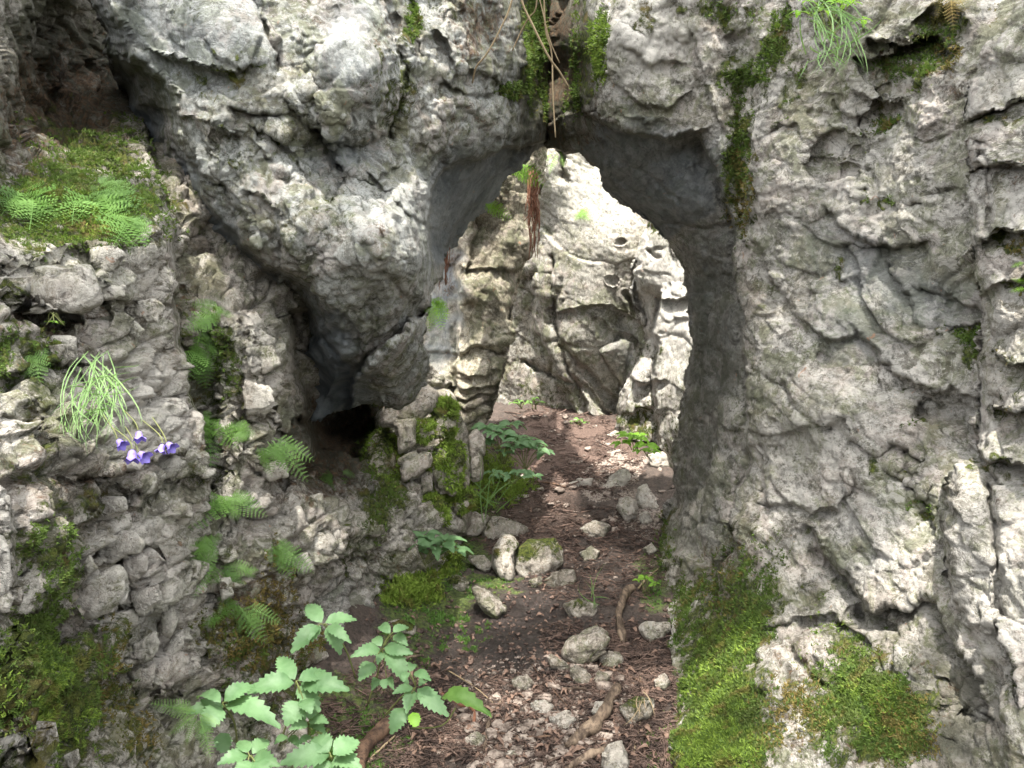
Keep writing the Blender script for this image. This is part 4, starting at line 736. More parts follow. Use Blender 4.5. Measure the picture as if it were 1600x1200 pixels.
# ------------------------------------------------------------------ blocks of the left wall
LB = [[(17, 445), (63, 417), (105, 414), (140, 417), (157, 452), (154, 473), (115, 486), (70, 480), (28, 477)], [(136, 388), (165, 384), (185, 386), (196, 400), (180, 425), (160, 432), (145, 415)],
      [(160, 445), (195, 446), (196, 462), (175, 468), (158, 470)], [(178, 487), (203, 470), (238, 466), (258, 480), (252, 505), (217, 505)], [(75, 522), (119, 528), (121, 561), (95, 575), (84, 554)],
      [(60, 571), (80, 575), (91, 596), (80, 604), (66, 596)], [(-20, 435), (14, 445), (17, 470), (10, 491), (-20, 500)], [(196, 505), (210, 502), (226, 515), (217, 530), (203, 524)], [(266, 634), (287, 624), (296, 641), (280, 652)],
      [(238, 566), (252, 562), (256, 580), (240, 586)], [(380, 592), (420, 604), (434, 627), (413, 652), (381, 652)], [(406, 708), (441, 722), (451, 744), (420, 752), (404, 730)], [(483, 775), (504, 771), (508, 802), (487, 810)],
      [(150, 843), (182, 832), (210, 832), (224, 850), (217, 864), (196, 867), (175, 885), (150, 885), (145, 860)], [(191, 871), (224, 864), (231, 871), (231, 895), (206, 913), (192, 885)], [(130, 881), (140, 867), (154, 888), (136, 902)],
      [(108, 934), (133, 902), (189, 881), (201, 916), (196, 937), (168, 958), (140, 965), (98, 976)], [(206, 927), (245, 913), (252, 937), (224, 962), (210, 955)], [(243, 885), (261, 881), (258, 934), (245, 944)],
      [(206, 1007), (245, 983), (248, 1004), (238, 1028), (210, 1032)], [(252, 948), (269, 941), (277, 969), (266, 997), (252, 990)], [(199, 1049), (245, 1035), (241, 1060), (220, 1084)], [(266, 997), (287, 983), (287, 1007), (269, 1028), (252, 1035)],
      [(280, 895), (301, 892), (297, 920), (280, 920)], [(98, 1182), (122, 1170), (126, 1186), (112, 1206)], [(130, 783), (196, 775), (203, 797), (168, 808), (136, 815)], [(250, 700), (275, 690), (292, 708), (280, 728), (258, 726)],
      [(205, 745), (245, 728), (262, 745), (240, 770), (212, 772)], [(300, 640), (318, 650), (312, 690), (298, 684)], [(340, 905), (360, 900), (366, 930), (346, 940)], [(445, 800), (470, 790), (480, 822), (458, 838)], [(505, 830), (530, 825), (540, 860), (512, 866)],
      [(455, 870), (480, 862), (492, 890), (466, 902)], [(545, 960), (580, 950), (596, 985), (560, 1000)], [(-10, 830), (14, 850), (22, 900), (10, 960), (-15, 960)], [(330, 660), (352, 655), (356, 690), (336, 700)], [(395, 545), (425, 540), (440, 570), (410, 585)]]
for i, ol in enumerate(LB):
    stone(ol, face='left_rock_wall', parent=Aw, thick=.8, out=.44, n=4 if i < 20 else 3, seed=i, pale=.75 if i % 3 else .4, mat='wall', brown=.1)

# ------------------------------------------------------------------ stacked stones under the boulder
st0 = at(680, 815, 4.25); ST = empty('stone_stack', st0); tag(ST, 'stack of mossy limestone blocks under the boulder beside the arch opening', 'stone stack')
SK = [([(588, 668), (600, 630), (620, 606), (654, 598), (682, 615), (680, 640), (655, 662), (619, 672)], 4.15, 0), ([(617, 659), (626, 652), (650, 655), (647, 680), (650, 694), (622, 711), (621, 680)], 4.0, .2), ([(650, 655), (675, 659), (678, 680), (654, 697)], 4.05, .5),
      ([(672, 631), (696, 624), (713, 634), (713, 673), (696, 680), (678, 690), (675, 659)], 4.15, 1.3), ([(624, 718), (640, 708), (673, 706), (673, 729), (654, 743), (629, 752), (628, 732)], 3.95, .1), ([(633, 757), (643, 751), (658, 757), (654, 772), (640, 773)], 3.95, .1),
      ([(629, 774), (640, 771), (656, 778), (652, 808), (636, 812)], 3.9, .2), ([(657, 743), (677, 734), (677, 767), (657, 773)], 4.05, .3), ([(676, 699), (699, 690), (722, 695), (722, 736), (712, 773), (682, 770), (675, 736)], 4.1, 1.4), ([(718, 688), (731, 695), (735, 757), (724, 766), (718, 740)], 4.3, .3),
      ([(733, 680), (745, 670), (757, 690), (754, 748), (735, 752)], 4.45, .1), ([(650, 781), (682, 772), (698, 785), (700, 820), (650, 822)], 4.0, 1.4), ([(694, 774), (734, 768), (742, 785), (712, 806)], 4.15, 1.5), ([(575, 690), (600, 665), (618, 690), (622, 760), (628, 830), (590, 850), (570, 780)], 4.15, .9),
      ([(650, 700), (690, 690), (700, 760), (660, 790)], 4.35, .4), ([(625, 805), (660, 800), (668, 845), (620, 850)], 4.0, .9), ([(590, 640), (700, 620), (735, 700), (735, 830), (600, 850)], 4.62, .3)]
STV = []
for i, (ol, d, ms) in enumerate(SK):
    o, W, T = stone(ol, parent=ST, d=d+.06, thick=.85, seed=i+40, moss=ms, mat='stone', pale=.3)
    if ms > .4: STV.append((W, T, ms))

# ------------------------------------------------------------------ stones on the path
GS = [([(882, 1007), (892, 992), (910, 982), (935, 974), (950, 985), (956, 992), (945, 1012), (930, 1025), (905, 1039), (895, 1032), (882, 1017)], 'largest grey angular stone lying on the mud in the middle of the path', 0, .1),
      ([(937, 1020), (952, 1014), (967, 1017), (974, 1027), (970, 1040), (955, 1044), (940, 1040)], 'small brown stone touching the lower right corner of the large angular path stone', 0, .1),
      ([(890, 1044), (900, 1037), (915, 1045), (924, 1052), (922, 1065), (912, 1072), (895, 1062)], 'small brown stone lying just below the large angular path stone', 0, .2),
      ([(935, 1045), (955, 1052), (950, 1065), (930, 1074), (920, 1072)], 'small wedge of brown stone below the other two beside the thick branch tip', 0, .1),
      ([(854, 1025), (862, 1019), (882, 1030), (892, 1040), (885, 1046), (860, 1040)], 'low flat brown stone at the left foot of the large angular path stone', 0, .1),
      ([(995, 975), (1010, 966), (1030, 967), (1045, 968), (1050, 975), (1040, 992), (1018, 1002), (1005, 992)], 'pale square stone against the foot of the right wall beside the upright stick', 0, .5),
      ([(738, 916), (745, 911), (766, 920), (787, 937), (790, 951), (776, 964), (759, 951), (745, 934)], 'leaf-shaped brown slab leaning on the left edge of the wet mud', 0, .1),
      ([(945, 1170), (952, 1160), (972, 1154), (978, 1165), (984, 1182), (983, 1215), (945, 1215), (941, 1195)], 'white sharp-edged stone at the bottom of the path beside the branches', 0, 1.),
      ([(809, 850), (829, 836), (864, 833), (875, 850), (878, 872), (864, 885), (842, 899), (813, 894), (805, 879)], 'big square stone with moss on top at the left of the path', 1.1, .4),
      ([(772, 850), (782, 831), (801, 831), (813, 844), (804, 863), (804, 885), (801, 904), (782, 898), (771, 879)], 'upright pale stone standing left of the big moss-topped stone', .7, .8),
      ([(701, 815), (712, 800), (737, 792), (763, 803), (763, 822), (747, 834), (718, 837), (702, 831)], 'smooth rounded boulder lying in front of the stacked mossy blocks', .1, .4),
      ([(750, 806), (775, 803), (807, 809), (829, 818), (823, 834), (794, 834), (766, 841), (747, 834)], 'rough low stone with thin moss right of the smooth rounded boulder', .6, .5),
      ([(845, 907), (864, 891), (896, 885), (900, 901), (896, 917), (864, 917)], 'dark low stone below the right corner of the big moss-topped stone', .3, .1),
      ([(611, 904), (623, 890), (645, 894), (650, 905), (640, 914), (620, 913)], 'pale stone at the foot of the left wall beside a short red twig', .1, .5), ([(643, 895), (655, 884), (668, 879), (683, 888), (687, 903), (665, 904), (650, 905)], 'pointed pale stone just below the leafy plant by the left wall', .2, .5),
      ([(727, 866), (756, 864), (769, 879), (760, 894), (744, 885)], 'low stone half sunk left of the upright pale stone', .5, .4), ([(884, 755), (902, 746), (927, 744), (924, 758), (902, 762)], 'flat white slab set across the sunlit path inside the arch', 0, 1.),
      ([(937, 758), (959, 739), (972, 727), (981, 727), (987, 742), (972, 761), (940, 768)], 'long sloping white slab at the right edge of the sunlit path', 0, 1.), ([(968, 777), (981, 771), (994, 777), (997, 790), (994, 806), (978, 818), (972, 803), (964, 790)], 'jagged upright rock at the left of the pile by the right arch foot', .2, .7),
      ([(997, 758), (1010, 752), (1022, 771), (1031, 795), (1016, 790), (1003, 792), (994, 777)], 'jagged rock casting a dark hollow in the pile by the right arch foot', .2, .8), ([(1012, 708), (1035, 701), (1058, 701), (1058, 727), (1035, 730), (1016, 726)], 'square pale block on top behind the pile at the right arch foot', .3, .9),
      ([(1010, 734), (1050, 731), (1052, 753), (1015, 753)], 'flat pale block directly under the square block at the right arch foot', .2, .7), ([(935, 692), (955, 690), (957, 700), (937, 701)], 'small white stone at the right path edge below the leafy plant', 0, 1.),
      ([(945, 705), (968, 701), (970, 711), (947, 713)], 'second small white stone just nearer than the one under the leafy plant', 0, 1.), ([(945, 679), (962, 671), (972, 676), (965, 684)], 'pale stone under the foot of the back cliff beside the dark gap', 0, .7),
      ([(893, 702), (905, 700), (906, 708), (894, 709)], 'lone pinkish stone in the middle of the sunlit needle path', 0, .3), ([(805, 773), (826, 771), (831, 780), (807, 785)], 'small stone at the left path edge beyond the low mossy stones', .1, .5), ([(839, 762), (848, 760), (853, 768), (842, 772)], 'tiny pale stone left of the flat white slab', 0, .7),
      ([(750, 777), (794, 772), (807, 787), (752, 791)], 'long pale ledge stone behind the rough low stone', .2, .6), ([(807, 739), (823, 740), (831, 755), (813, 757)], 'pale stone among the plants left of the sunlit path', .1, .7), ([(605, 969), (628, 964), (650, 976), (647, 990), (612, 985)], 'rounded stone with moss cap on the dark soil of the left bank', 1.2, .6),
      ([(781, 1175), (798, 1170), (815, 1174), (810, 1183), (785, 1183)], 'flat pale stone near the bottom right of the long thin stick', 0, .4), ([(1022, 1060), (1040, 1050), (1048, 1065), (1040, 1078), (1025, 1073)], 'small stone at the foot of the mossy right wall', .2, .3),
      ([(966, 1100), (990, 1086), (1020, 1088), (1018, 1115), (985, 1132)], 'mossy slab with a wisp of grass right of the thick branch', .8, .3), ([(998, 800), (1012, 796), (1020, 812), (1004, 822)], 'small pale rock tucked at the bottom of the pile by the arch foot', 0, .8), ([(830, 1096), (850, 1088), (866, 1100), (858, 1120), (836, 1116)], 'broken pale stone among rubble left of the short twig', 0, .7),
      ([(897, 1146), (908, 1138), (920, 1146), (912, 1156)], 'chip of pale stone above the lower end of the thick branch', 0, .8), ([(924, 1110), (930, 1094), (944, 1094), (946, 1112), (934, 1122)], 'white crumbly stone between the wedge stone and the thick branch', 0, 1.2)]
GS += [([(655, 858), (672, 850), (690, 856), (686, 870), (662, 872)], 'pale stone half hidden under the leaves of the plant by the left wall', .2, .5), ([(695, 905), (715, 896), (735, 905), (728, 922), (702, 922)], 'mossy stone just up the bank from the leaf-shaped slab', .9, .3),
      ([(826, 905), (845, 898), (850, 912), (834, 918)], 'small dark stone under the front of the big moss-topped stone', .1, .1), ([(905, 860), (922, 850), (938, 858), (932, 874), (912, 876)], 'brown stone sunk in the path right of the big moss-topped stone', 0, .2),
      ([(905, 822), (930, 808), (952, 818), (945, 838), (915, 840)], 'low worn rock in the middle of the path beyond the moss-topped stone', 0, .3), ([(880, 940), (905, 930), (935, 940), (925, 962), (892, 962)], 'dark mossy hump of rock in the mud above the largest stone', .6, 0),
      ([(1005, 855), (1018, 846), (1026, 858), (1014, 868)], 'small pale stone by the foot of the right arch leg', 0, .7), ([(860, 1118), (884, 1108), (902, 1120), (890, 1138), (866, 1138)], 'pinkish flat stone in the rubble left of the thick branch', 0, .5),
      ([(800, 1060), (822, 1052), (836, 1064), (824, 1078), (804, 1076)], 'flat brown stone at the upper edge of the rubble', 0, .3), ([(726, 1150), (745, 1140), (760, 1152), (750, 1168), (730, 1168)], 'brown stone left of the long thin stick', .2, .2)]
for i, (ol, lb, ms, pl) in enumerate(GS):
    stone(ol, label=lb, thick=.9, seed=i+3, moss=ms, pale=pl, n=4, brown=.2)

# ------------------------------------------------------------------ branches and twigs
def gtrack(pts, rpx, lift=.8):
    G, t = gpt([p[0] for p in pts], [p[1] for p in pts]); r = np.array(rpx)*t/F; G = G.copy(); G[:, 2] += r*lift+.004; return G, r
TW = [([(885, 1172), (910, 1158), (930, 1140), (950, 1110), (965, 1080)], [8, 12, 12, 11, 7], 'wood', 'branch', 'thickest bare branch lying aslant near the bottom of the path'), ([(990, 924), (980, 930), (971, 950), (968, 975), (974, 1008)], [6, 7, 6.5, 6, 6], 'wood', 'stick', 'pale bent stick pointing up the path left of the square stone'),
      ([(880, 1212), (905, 1196), (925, 1186), (950, 1178)], [5, 7, 8, 7], 'wood', 'branch', 'bare branch half under the white stone at the bottom edge'), ([(757, 1215), (758, 1170), (765, 1130), (782, 1100)], [4, 4, 3.6, 3], 'wood', 'stick', 'long thin stick running up from the bottom edge'),
      ([(690, 1088), (715, 1104), (740, 1114), (739, 1140)], [3, 3.2, 3.4, 2.5], 'root_red', 'twig', 'forked reddish twig below the bright broad leaf'), ([(556, 1222), (568, 1184), (588, 1155), (612, 1140)], [14, 14, 13, 12], 'wood_dark', 'branch', 'thick dark branch end rising behind the front leaves'),
      ([(570, 1200), (590, 1178), (618, 1152)], [1.6, 2, 1.5], 'root', 'twig', 'thin pale twig crossing in front of the dark branch'), ([(620, 1036), (640, 1030), (664, 1027)], [2.4, 2.6, 2], 'wood', 'twig', 'short brown twig right of the tall leafy plant'), ([(875, 1084), (895, 1080), (916, 1081)], [3.5, 3.5, 3], 'wood', 'twig', 'short brown twig below the group of small stones'),
      ([(770, 1146), (820, 1155), (872, 1152)], [1.8, 2.2, 1.8], 'wood_dark', 'twig', 'dark thin twig crossing the rubble right of the long stick'), ([(940, 1044), (985, 1060), (1024, 1080)], [1.8, 2, 1.6], 'wood_dark', 'twig', 'dark thin twig running from the small stones towards the right wall'),
      ([(604, 897), (613, 920), (608, 940)], [2.6, 2.8, 2.2], 'root_red', 'twig', 'short red twig standing at the foot of the left wall'), ([(815, 1206), (850, 1194), (888, 1186)], [3, 3.2, 2.6], 'wood', 'twig', 'brown twig at the very bottom left of the branches'), ([(835, 755), (858, 757), (884, 763)], [1.6, 1.8, 1.4], 'wood_dark', 'twig', 'dark twig on the path left of the flat white slab'),
      ([(700, 1050), (740, 1075), (770, 1100)], [1.2, 1.3, 1], 'root', 'twig', 'hair-thin twig on dark mud above the broad bright leaf'), ([(1000, 1060), (1005, 1100), (990, 1180)], [1.1, 1.3, 1.1], 'root', 'twig', 'thin pale stem trailing over the mossy slab'), ([(826, 1130), (835, 1100), (850, 1075)], [1.6, 1.7, 1.2], 'wood_dark', 'twig', 'small dark twig standing out of the pale rubble'),
      ([(1030, 890), (1012, 905), (998, 922)], [1.5, 1.8, 2], 'root', 'twig', 'fine twig reaching from the pale bent stick to the right wall'), ([(795, 990), (830, 1040), (890, 1110)], [1.0, 1.2, 1.0], 'wood_dark', 'twig', 'fine dark twig aslant across the wet mud')]
for i, (pts, rp, mt, nm, lb) in enumerate(TW):
    G, r = gtrack(pts, rp); o = tube(nm, G, r*.85, mt, knob=.34, seed=i, seg=12, sub=7); tag(o, lb, 'branch' if nm == 'branch' else 'twig')
    if i == 0:
        pass
# hanging roots at the top of the arch
HR = [([(803, -60), (800, 0), (782, 45), (760, 85), (744, 105), (738, 130)], 3.0, 1.5, 'leftmost hanging dry root curving left above the arch'), ([(808, -60), (815, 0), (835, 45), (858, 90), (874, 112), (888, 136)], 3.0, 1.8, 'hanging dry root slanting down to the right across the dark crack'),
      ([(848, -60), (850, 0), (853, 50), (862, 85), (864, 150), (868, 215)], 3.1, 1.3, 'longest hanging root reaching down to the top of the opening'), ([(840, -50), (838, 10), (826, 28), (815, 48), (800, 80)], 3.05, 1.2, 'short curled hanging root crossing the left one'), ([(830, -50), (846, 10), (858, 60), (874, 98)], 3.02, 1.0, 'thin hanging root between the two longest ones')]
for pts, d, r, lb in HR:
    P = at([p[0] for p in pts], [p[1] for p in pts], [d+.05*i for i in range(len(pts))]); o = tube('hanging_root', P, r*d/F, 'root', knob=.1, seg=6); tag(o, lb, 'root', 'roots hanging from the top of the arch')
gs = []
for i in range(46):
    x = random.uniform(826, 842); y = random.uniform(262, 300); L = random.uniform(40, 110); n = 5
    P = at([x+random.uniform(-3, 3)+(k*random.uniform(-1.5, 1.0)) for k in range(n)], [y+L*k/(n-1) for k in range(n)], [4.92+.03*random.random() for k in range(n)]); gs.append(tube_geo(P, .0022, seg=4, sub=2))
for i in range(20):
    x = random.uniform(680, 704); y = random.uniform(385, 400); L = random.uniform(20, 50)
    P = at([x, x+random.uniform(-4, 2), x+random.uniform(-6, 3)], [y, y+L/2, y+L], [4.2, 4.2, 4.22]); gs.append(tube_geo(P, .0022, seg=4, sub=2))
V, Q, T = join(gs); tag(mk('rootlets', V, Q=Q, T=T, mat=M['root_red']), 'mat of fine reddish rootlets hanging over the tan pillar', kind='stuff')

# ------------------------------------------------------------------ broad-leaved plants in the foreground: (stalk end, tip, width in pixels)
def plant(name, label, cat, d, centre, stem_base, leaves, mat='leaf', dz=.0, teeth=8, group=None, dbase=None, stemr=.0022, bend=.0):
    c = at(*centre, d); b0 = at(*stem_base, dbase or d+.12); o = empty(name, b0); tag(o, label, cat, group)
    mid = (c+b0)/2 + np.array([.01, 0, .02]); tube('stem', [b0, mid, c], [stemr*1.2, stemr, stemr*.8], 'stem', parent=o, seg=6, knob=.05)
    for (x0, y0, x1, y1, wpx) in leaves:
        dd = d + random.uniform(-.03, .03); e = -.045 if y1 > y0 else .06
        p0 = at(x0, y0, dd); p1 = at(x1, y1, dd+e*random.uniform(.6, 1.3)); V, Q = leaf_geo(p0, p1, wpx*1.22*dd/F, nrm_cam(p0, .9), teeth=teeth, droop=random.uniform(.06, .16), fold=random.uniform(.12, .3), twist=random.uniform(-.25, .25))
        mk('leaf', V, Q=Q, mat=M[mat], parent=o)
        if math.hypot(x0-centre[0], y0-centre[1]) > 6: tube('stalk', [c, (c+p0)/2+np.array([0, 0, .004]), p0], stemr*.6, 'stem', parent=o, seg=5, knob=.02)
    return o
plant('nettle_plant', 'tallest leafy plant with toothed leaves against the left wall foot', 'plant', 2.15, (505, 976), (556, 1060), [(503, 973, 478, 942, 24), (508, 973, 558, 966, 24), (510, 980, 534, 1020, 26), (502, 978, 454, 1018, 30), (512, 978, 546, 1000, 18), (497, 978, 482, 1000, 12)])
plant('nettle_plant', 'leafy plant with five long toothed leaves between the left plants', 'plant', 2.0, (463, 1064), (437, 1165), [(461, 1062, 433, 1024, 26), (466, 1063, 517, 1050, 24), (470, 1068, 543, 1074, 34), (466, 1072, 500, 1109, 28), (460, 1067, 386, 1078, 32), (470, 1096, 446, 1133, 36), (474, 1094, 486, 1112, 24)])
plant('nettle_plant', 'broad-leaved plant spreading flat beside the small fern at bottom left', 'plant', 1.9, (347, 1099), (372, 1180), [(345, 1098, 306, 1082, 22), (350, 1096, 398, 1066, 28), (352, 1101, 436, 1126, 36), (345, 1104, 316, 1142, 32), (350, 1104, 290, 1112, 28), (356, 1100, 380, 1092, 20)])
plant('nettle_plant', 'lowest cluster of broad toothed leaves at the bottom edge in front of the dark branch', 'plant', 1.75, (517, 1182), (520, 1260), [(515, 1180, 438, 1190, 38), (520, 1179, 562, 1156, 34), (514, 1176, 487, 1149, 34), (522, 1184, 562, 1196, 34), (514, 1188, 500, 1222, 34), (522, 1188, 545, 1222, 30)])
plant('nettle_plant', 'cluster of grey-green leaves at the bottom edge below the round leaf', 'plant', 1.85, (390, 1182), (400, 1260), [(388, 1180, 340, 1192, 26), (394, 1178, 421, 1154, 24), (387, 1176, 374, 1155, 22), (396, 1184, 434, 1194, 26), (388, 1188, 372, 1216, 24), (398, 1190, 420, 1216, 26)], mat='leaf')
plant('nettle_plant', 'small-leaved plant among the larger leaves above the bottom cluster', 'plant', 2.0, (482, 1128), (470, 1185), [(480, 1128, 454, 1138, 18), (484, 1126, 512, 1128, 20), (482, 1124, 494, 1106, 16), (484, 1132, 508, 1142, 18), (478, 1124, 462, 1112, 15), (486, 1150, 466, 1162, 14), (448, 1150, 430, 1160, 13), (452, 1152, 470, 1166, 13)], mat='leaf')
plant('nettle_plant', 'leafy plant with stacked leaf pairs at the edge of the dark bank', 'plant', 2.25, (597, 1013), (575, 1100), [(596, 1010, 583, 994, 16), (594, 1014, 550, 1023, 20), (600, 1012, 644, 1020, 20), (604, 1020, 638, 1066, 28), (584, 1036, 561, 1062, 24), (610, 990, 591, 973, 16), (614, 988, 640, 978, 17), (616, 992, 636, 1006, 16), (590, 1060, 582, 1076, 14), (604, 1060, 614, 1074, 13), (598, 1016, 590, 1036, 14)])
plant('nettle_plant', 'leafy plant hanging over the dark branch next to the broad bright leaf', 'plant', 2.1, (650, 1074), (600, 1120), [(652, 1076, 700, 1117, 26), (646, 1074, 614, 1082, 18), (648, 1080, 634, 1112, 22), (630, 1106, 611, 1146, 26), (654, 1072, 666, 1062, 12), (654, 1078, 680, 1092, 20), (640, 1050, 646, 1033, 14), (648, 1050, 672, 1061, 16), (636, 1050, 630, 1064, 13)])
o = empty('broad_leaf', at(640, 1150, 2.2)); tag(o, 'single bright green broad leaf on a long stalk over the mud', 'plant')
tube('stalk', at([640, 690, 712], [1138, 1134, 1106], [2.18, 2.1, 2.1]), .002, 'stem', parent=o, seg=6); p0 = at(690, 1090, 2.1); V, Q = leaf_geo(p0, at(762, 1106, 2.02), 34*2.1/F, nrm_cam(p0, 1.2), teeth=7, droop=.2, fold=.35); mk('leaf', V, Q=Q, mat=M['fern'], parent=o)
for i, (x, y, r, lb, mt) in enumerate([(349, 1160, 15, 'single round green leaf low between the two left plants', 'leaf'), (648, 1124, 11, 'small drooping bright round leaf beside the dark branch', 'fern_lit'), (600, 1068, 7, 'tiny round leaf under the plant on the dark bank', 'leaf')]):
    d = 1.95+.1*i; p0 = at(x-r*.3, y-r, d); V, Q = leaf_geo(p0, at(x+r*.2, y+r, d-.03), 2*r*d/F, nrm_cam(p0), teeth=6, droop=.05, fold=.12, round_=1); o = mk('round_leaf', V, Q=Q, mat=M[mt]); tag(o, lb, 'leaf')

def leafy(name, label, px, py, wpx, hpx, d, nst, nl, lpx, mat='leaf', group=None, seed=1):
    rr = random.Random(seed); b = at(px, py, d); o = empty(name, b); tag(o, label, 'plant', group); gs = []
    for i in range(nst):
        tx = px + wpx*(-.5+(i+.5)/nst)+rr.uniform(-.05, .05)*wpx; ty = py-hpx*rr.uniform(.55, 1.0)*(1-.45*abs((i+.5)/nst-.5)*2); dd = d+rr.uniform(-.08, .08); c = at(tx, ty, dd)
        tube('stem', [b+np.array([rr.uniform(-.02, .02), 0, 0]), (b+c)/2+np.array([0, 0, .02]), c], .0018*d/3, 'stem', parent=o, seg=5, knob=.02)
        a0 = rr.uniform(0, 6)
        for k in range(nl):
            a = a0+k*2*pi/nl+rr.uniform(-.3, .3); L = lpx*rr.uniform(.75, 1.2)*d/F; dirv = RT*cos(a)+np.array([0, 1, 0])*sin(a)*.9+np.array([0, 0, rr.uniform(-.35, .15)])
            p1 = c+dirv*L; V, Q = leaf_geo(c+dirv*L*.08, p1, L*rr.uniform(.42, .58), np.array([0, -.35, 1.]), teeth=4, droop=.12, fold=.25, twist=rr.uniform(-.3, .3)); mk('leaf', V, Q=Q, mat=M[mat], parent=o)
    return o
leafy('leafy_plant', 'pale blue-green leafy plant at the foot of the stacked mossy stones', 662, 890, 120, 72, 3.75, 9, 5, 34, 'leaf', seed=3)
leafy('leafy_plant', 'tall leafy plant left of the sunlit path just inside the arch', 785, 725, 76, 84, 4.95, 7, 6, 27, 'leaf', seed=4)
leafy('leafy_plant', 'shorter leafy plant in front of the tall one by the sunlit path', 820, 738, 76, 58, 4.85, 7, 5, 24, 'leaf', seed=5)
leafy('leafy_plant', 'low leafy plant spreading over the left edge stones of the path', 800, 756, 80, 30, 4.65, 6, 5, 20, 'leaf', seed=6)
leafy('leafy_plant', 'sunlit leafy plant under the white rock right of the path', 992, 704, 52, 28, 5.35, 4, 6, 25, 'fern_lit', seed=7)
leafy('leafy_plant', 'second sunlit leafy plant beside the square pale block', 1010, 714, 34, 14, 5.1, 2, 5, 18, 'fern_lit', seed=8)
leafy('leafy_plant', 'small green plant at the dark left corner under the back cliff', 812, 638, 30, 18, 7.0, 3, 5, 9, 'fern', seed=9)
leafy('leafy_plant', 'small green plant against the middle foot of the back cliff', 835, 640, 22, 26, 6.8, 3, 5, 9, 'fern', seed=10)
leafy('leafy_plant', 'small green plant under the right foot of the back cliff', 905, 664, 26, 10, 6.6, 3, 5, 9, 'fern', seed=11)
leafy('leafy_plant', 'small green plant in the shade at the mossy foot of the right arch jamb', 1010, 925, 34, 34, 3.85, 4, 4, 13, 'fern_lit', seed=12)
leafy('leafy_plant', 'tiny sprig with round leaves in a hollow of the right wall', 1496, 712, 26, 16, 2.42, 3, 5, 8, 'fern', seed=13)
leafy('leafy_plant', 'tiny green sprig on the dark ledge under the pale slab of the left wall', 85, 508, 26, 10, 1.55, 3, 4, 8, 'fern_lit', seed=14)

# ------------------------------------------------------------------ ferns
def fern(label, face, fronds, mat='fern', d=None, off=.02, wid=.34, pairs=11, group=None):
    x0, y0 = fronds[0][:2]
    if face: b, _ = on(face, x0, y0)
    else: b = at(x0, y0, d)
    o = empty('fern', b); tag(o, label, 'fern', group)
    if face == 'left_rock_wall':
        ex = []
        for f in fronds:
            for q in range(2):
                k = random.uniform(.45, .85); jx, jy = random.uniform(-13, 13), random.uniform(-9, 16); a = random.uniform(-.6, .6); dx, dy = (f[2]-f[0])*k, (f[3]-f[1])*k
                ex.append((f[0]+jx, f[1]+jy, f[0]+jx+dx*cos(a)-dy*sin(a), f[1]+jy+dx*sin(a)+dy*cos(a)))
        fronds = fronds+ex
    for f in fronds:
        x0, y0, x1, y1 = f[:4]; w_ = f[4] if len(f) > 4 else wid
        if face:
            p0, n0 = on(face, x0, y0); p1, n1 = on(face, x1, y1); _, _, za = to_px(p0); _, _, zb = to_px(p1); zb = min(zb, za+.04) if zb > za else max(zb, za-.15)
            p0 = at(x0, y0, za-off*.5); p1 = at(x1, y1, zb-off*1.6)
        else: p0 = at(x0, y0, d); p1 = at(x1, y1, d-random.uniform(0, .05))
        L = np.linalg.norm(p1-p0); V, Q, T = frond_geo(p0, p1, L*w_*1.15, nrm_cam(p0, .25)+np.array([random.uniform(-.3, .3), 0, random.uniform(-.2, .3)]), pairs=pairs, curl=.12)
        mk('frond', V, Q=Q, T=T, mat=M[mat], parent=o)
    return o
LF = 'left_rock_wall'
fern('fern rooted on the mossy ledge just above the pale slab', LF, [(150, 300, 205, 330), (160, 290, 215, 300), (140, 310, 120, 345), (165, 300, 190, 350), (150, 285, 180, 275)], wid=.5)
fern('fern at the far left of the mossy ledge', LF, [(40, 300, 5, 330), (45, 300, 70, 335), (40, 295, 20, 290), (50, 310, 48, 350)], wid=.5)
fern('fern at the right end of the mossy ledge beside the boulder edge', LF, [(205, 345, 225, 375), (200, 345, 180, 378), (208, 340, 240, 355)], wid=.6)
fern('fern with three short fronds highest in the groove of the left wall', LF, [(340, 490, 288, 512), (345, 488, 366, 494), (325, 492, 318, 516), (336, 492, 352, 480)], wid=.5)
fern('long narrow fern hanging in the groove just below the highest one', LF, [(312, 520, 305, 575), (316, 545, 322, 612), (300, 540, 312, 600), (322, 528, 336, 560)], wid=.42)
fern('pair of hanging fronds beside the round stones level with the bellflowers', LF, [(320, 650, 308, 700), (325, 660, 330, 732), (312, 648, 330, 665)], wid=.45)
fern('single broad frond on the rib right of the hanging pair', LF, [(356, 668, 394, 672), (362, 664, 384, 686)], wid=.62)
fern('fern with arching fronds on the right part of the left wall', LF, [(418, 690, 450, 735), (425, 688, 482, 752), (412, 700, 425, 745), (440, 700, 470, 700)], wid=.4)
fern('widest fern spreading sideways in the middle of the left wall', LF, [(352, 775, 418, 806), (350, 775, 318, 800), (350, 778, 372, 815), (345, 782, 290, 826), (360, 772, 400, 778)], wid=.42)
fern('column of small fronds hanging below the widest fern', LF, [(322, 835, 306, 880), (325, 842, 318, 905), (315, 870, 305, 935), (330, 834, 332, 868)], wid=.45)
fern('fern with fronds spreading right below the widest one', LF, [(345, 885, 402, 890), (340, 888, 312, 905), (350, 890, 375, 915), (370, 884, 400, 902)], wid=.42)
fern('fern hanging right of centre over the brown root mat', LF, [(428, 852, 470, 880), (432, 850, 492, 895), (424, 850, 440, 892)], wid=.4)
fern('lowest fern of the left wall with long fronds above the leafy plants', LF, [(372, 945, 416, 1006), (368, 945, 335, 970), (345, 965, 318, 972), (385, 950, 400, 985), (372, 940, 340, 950)], wid=.38)
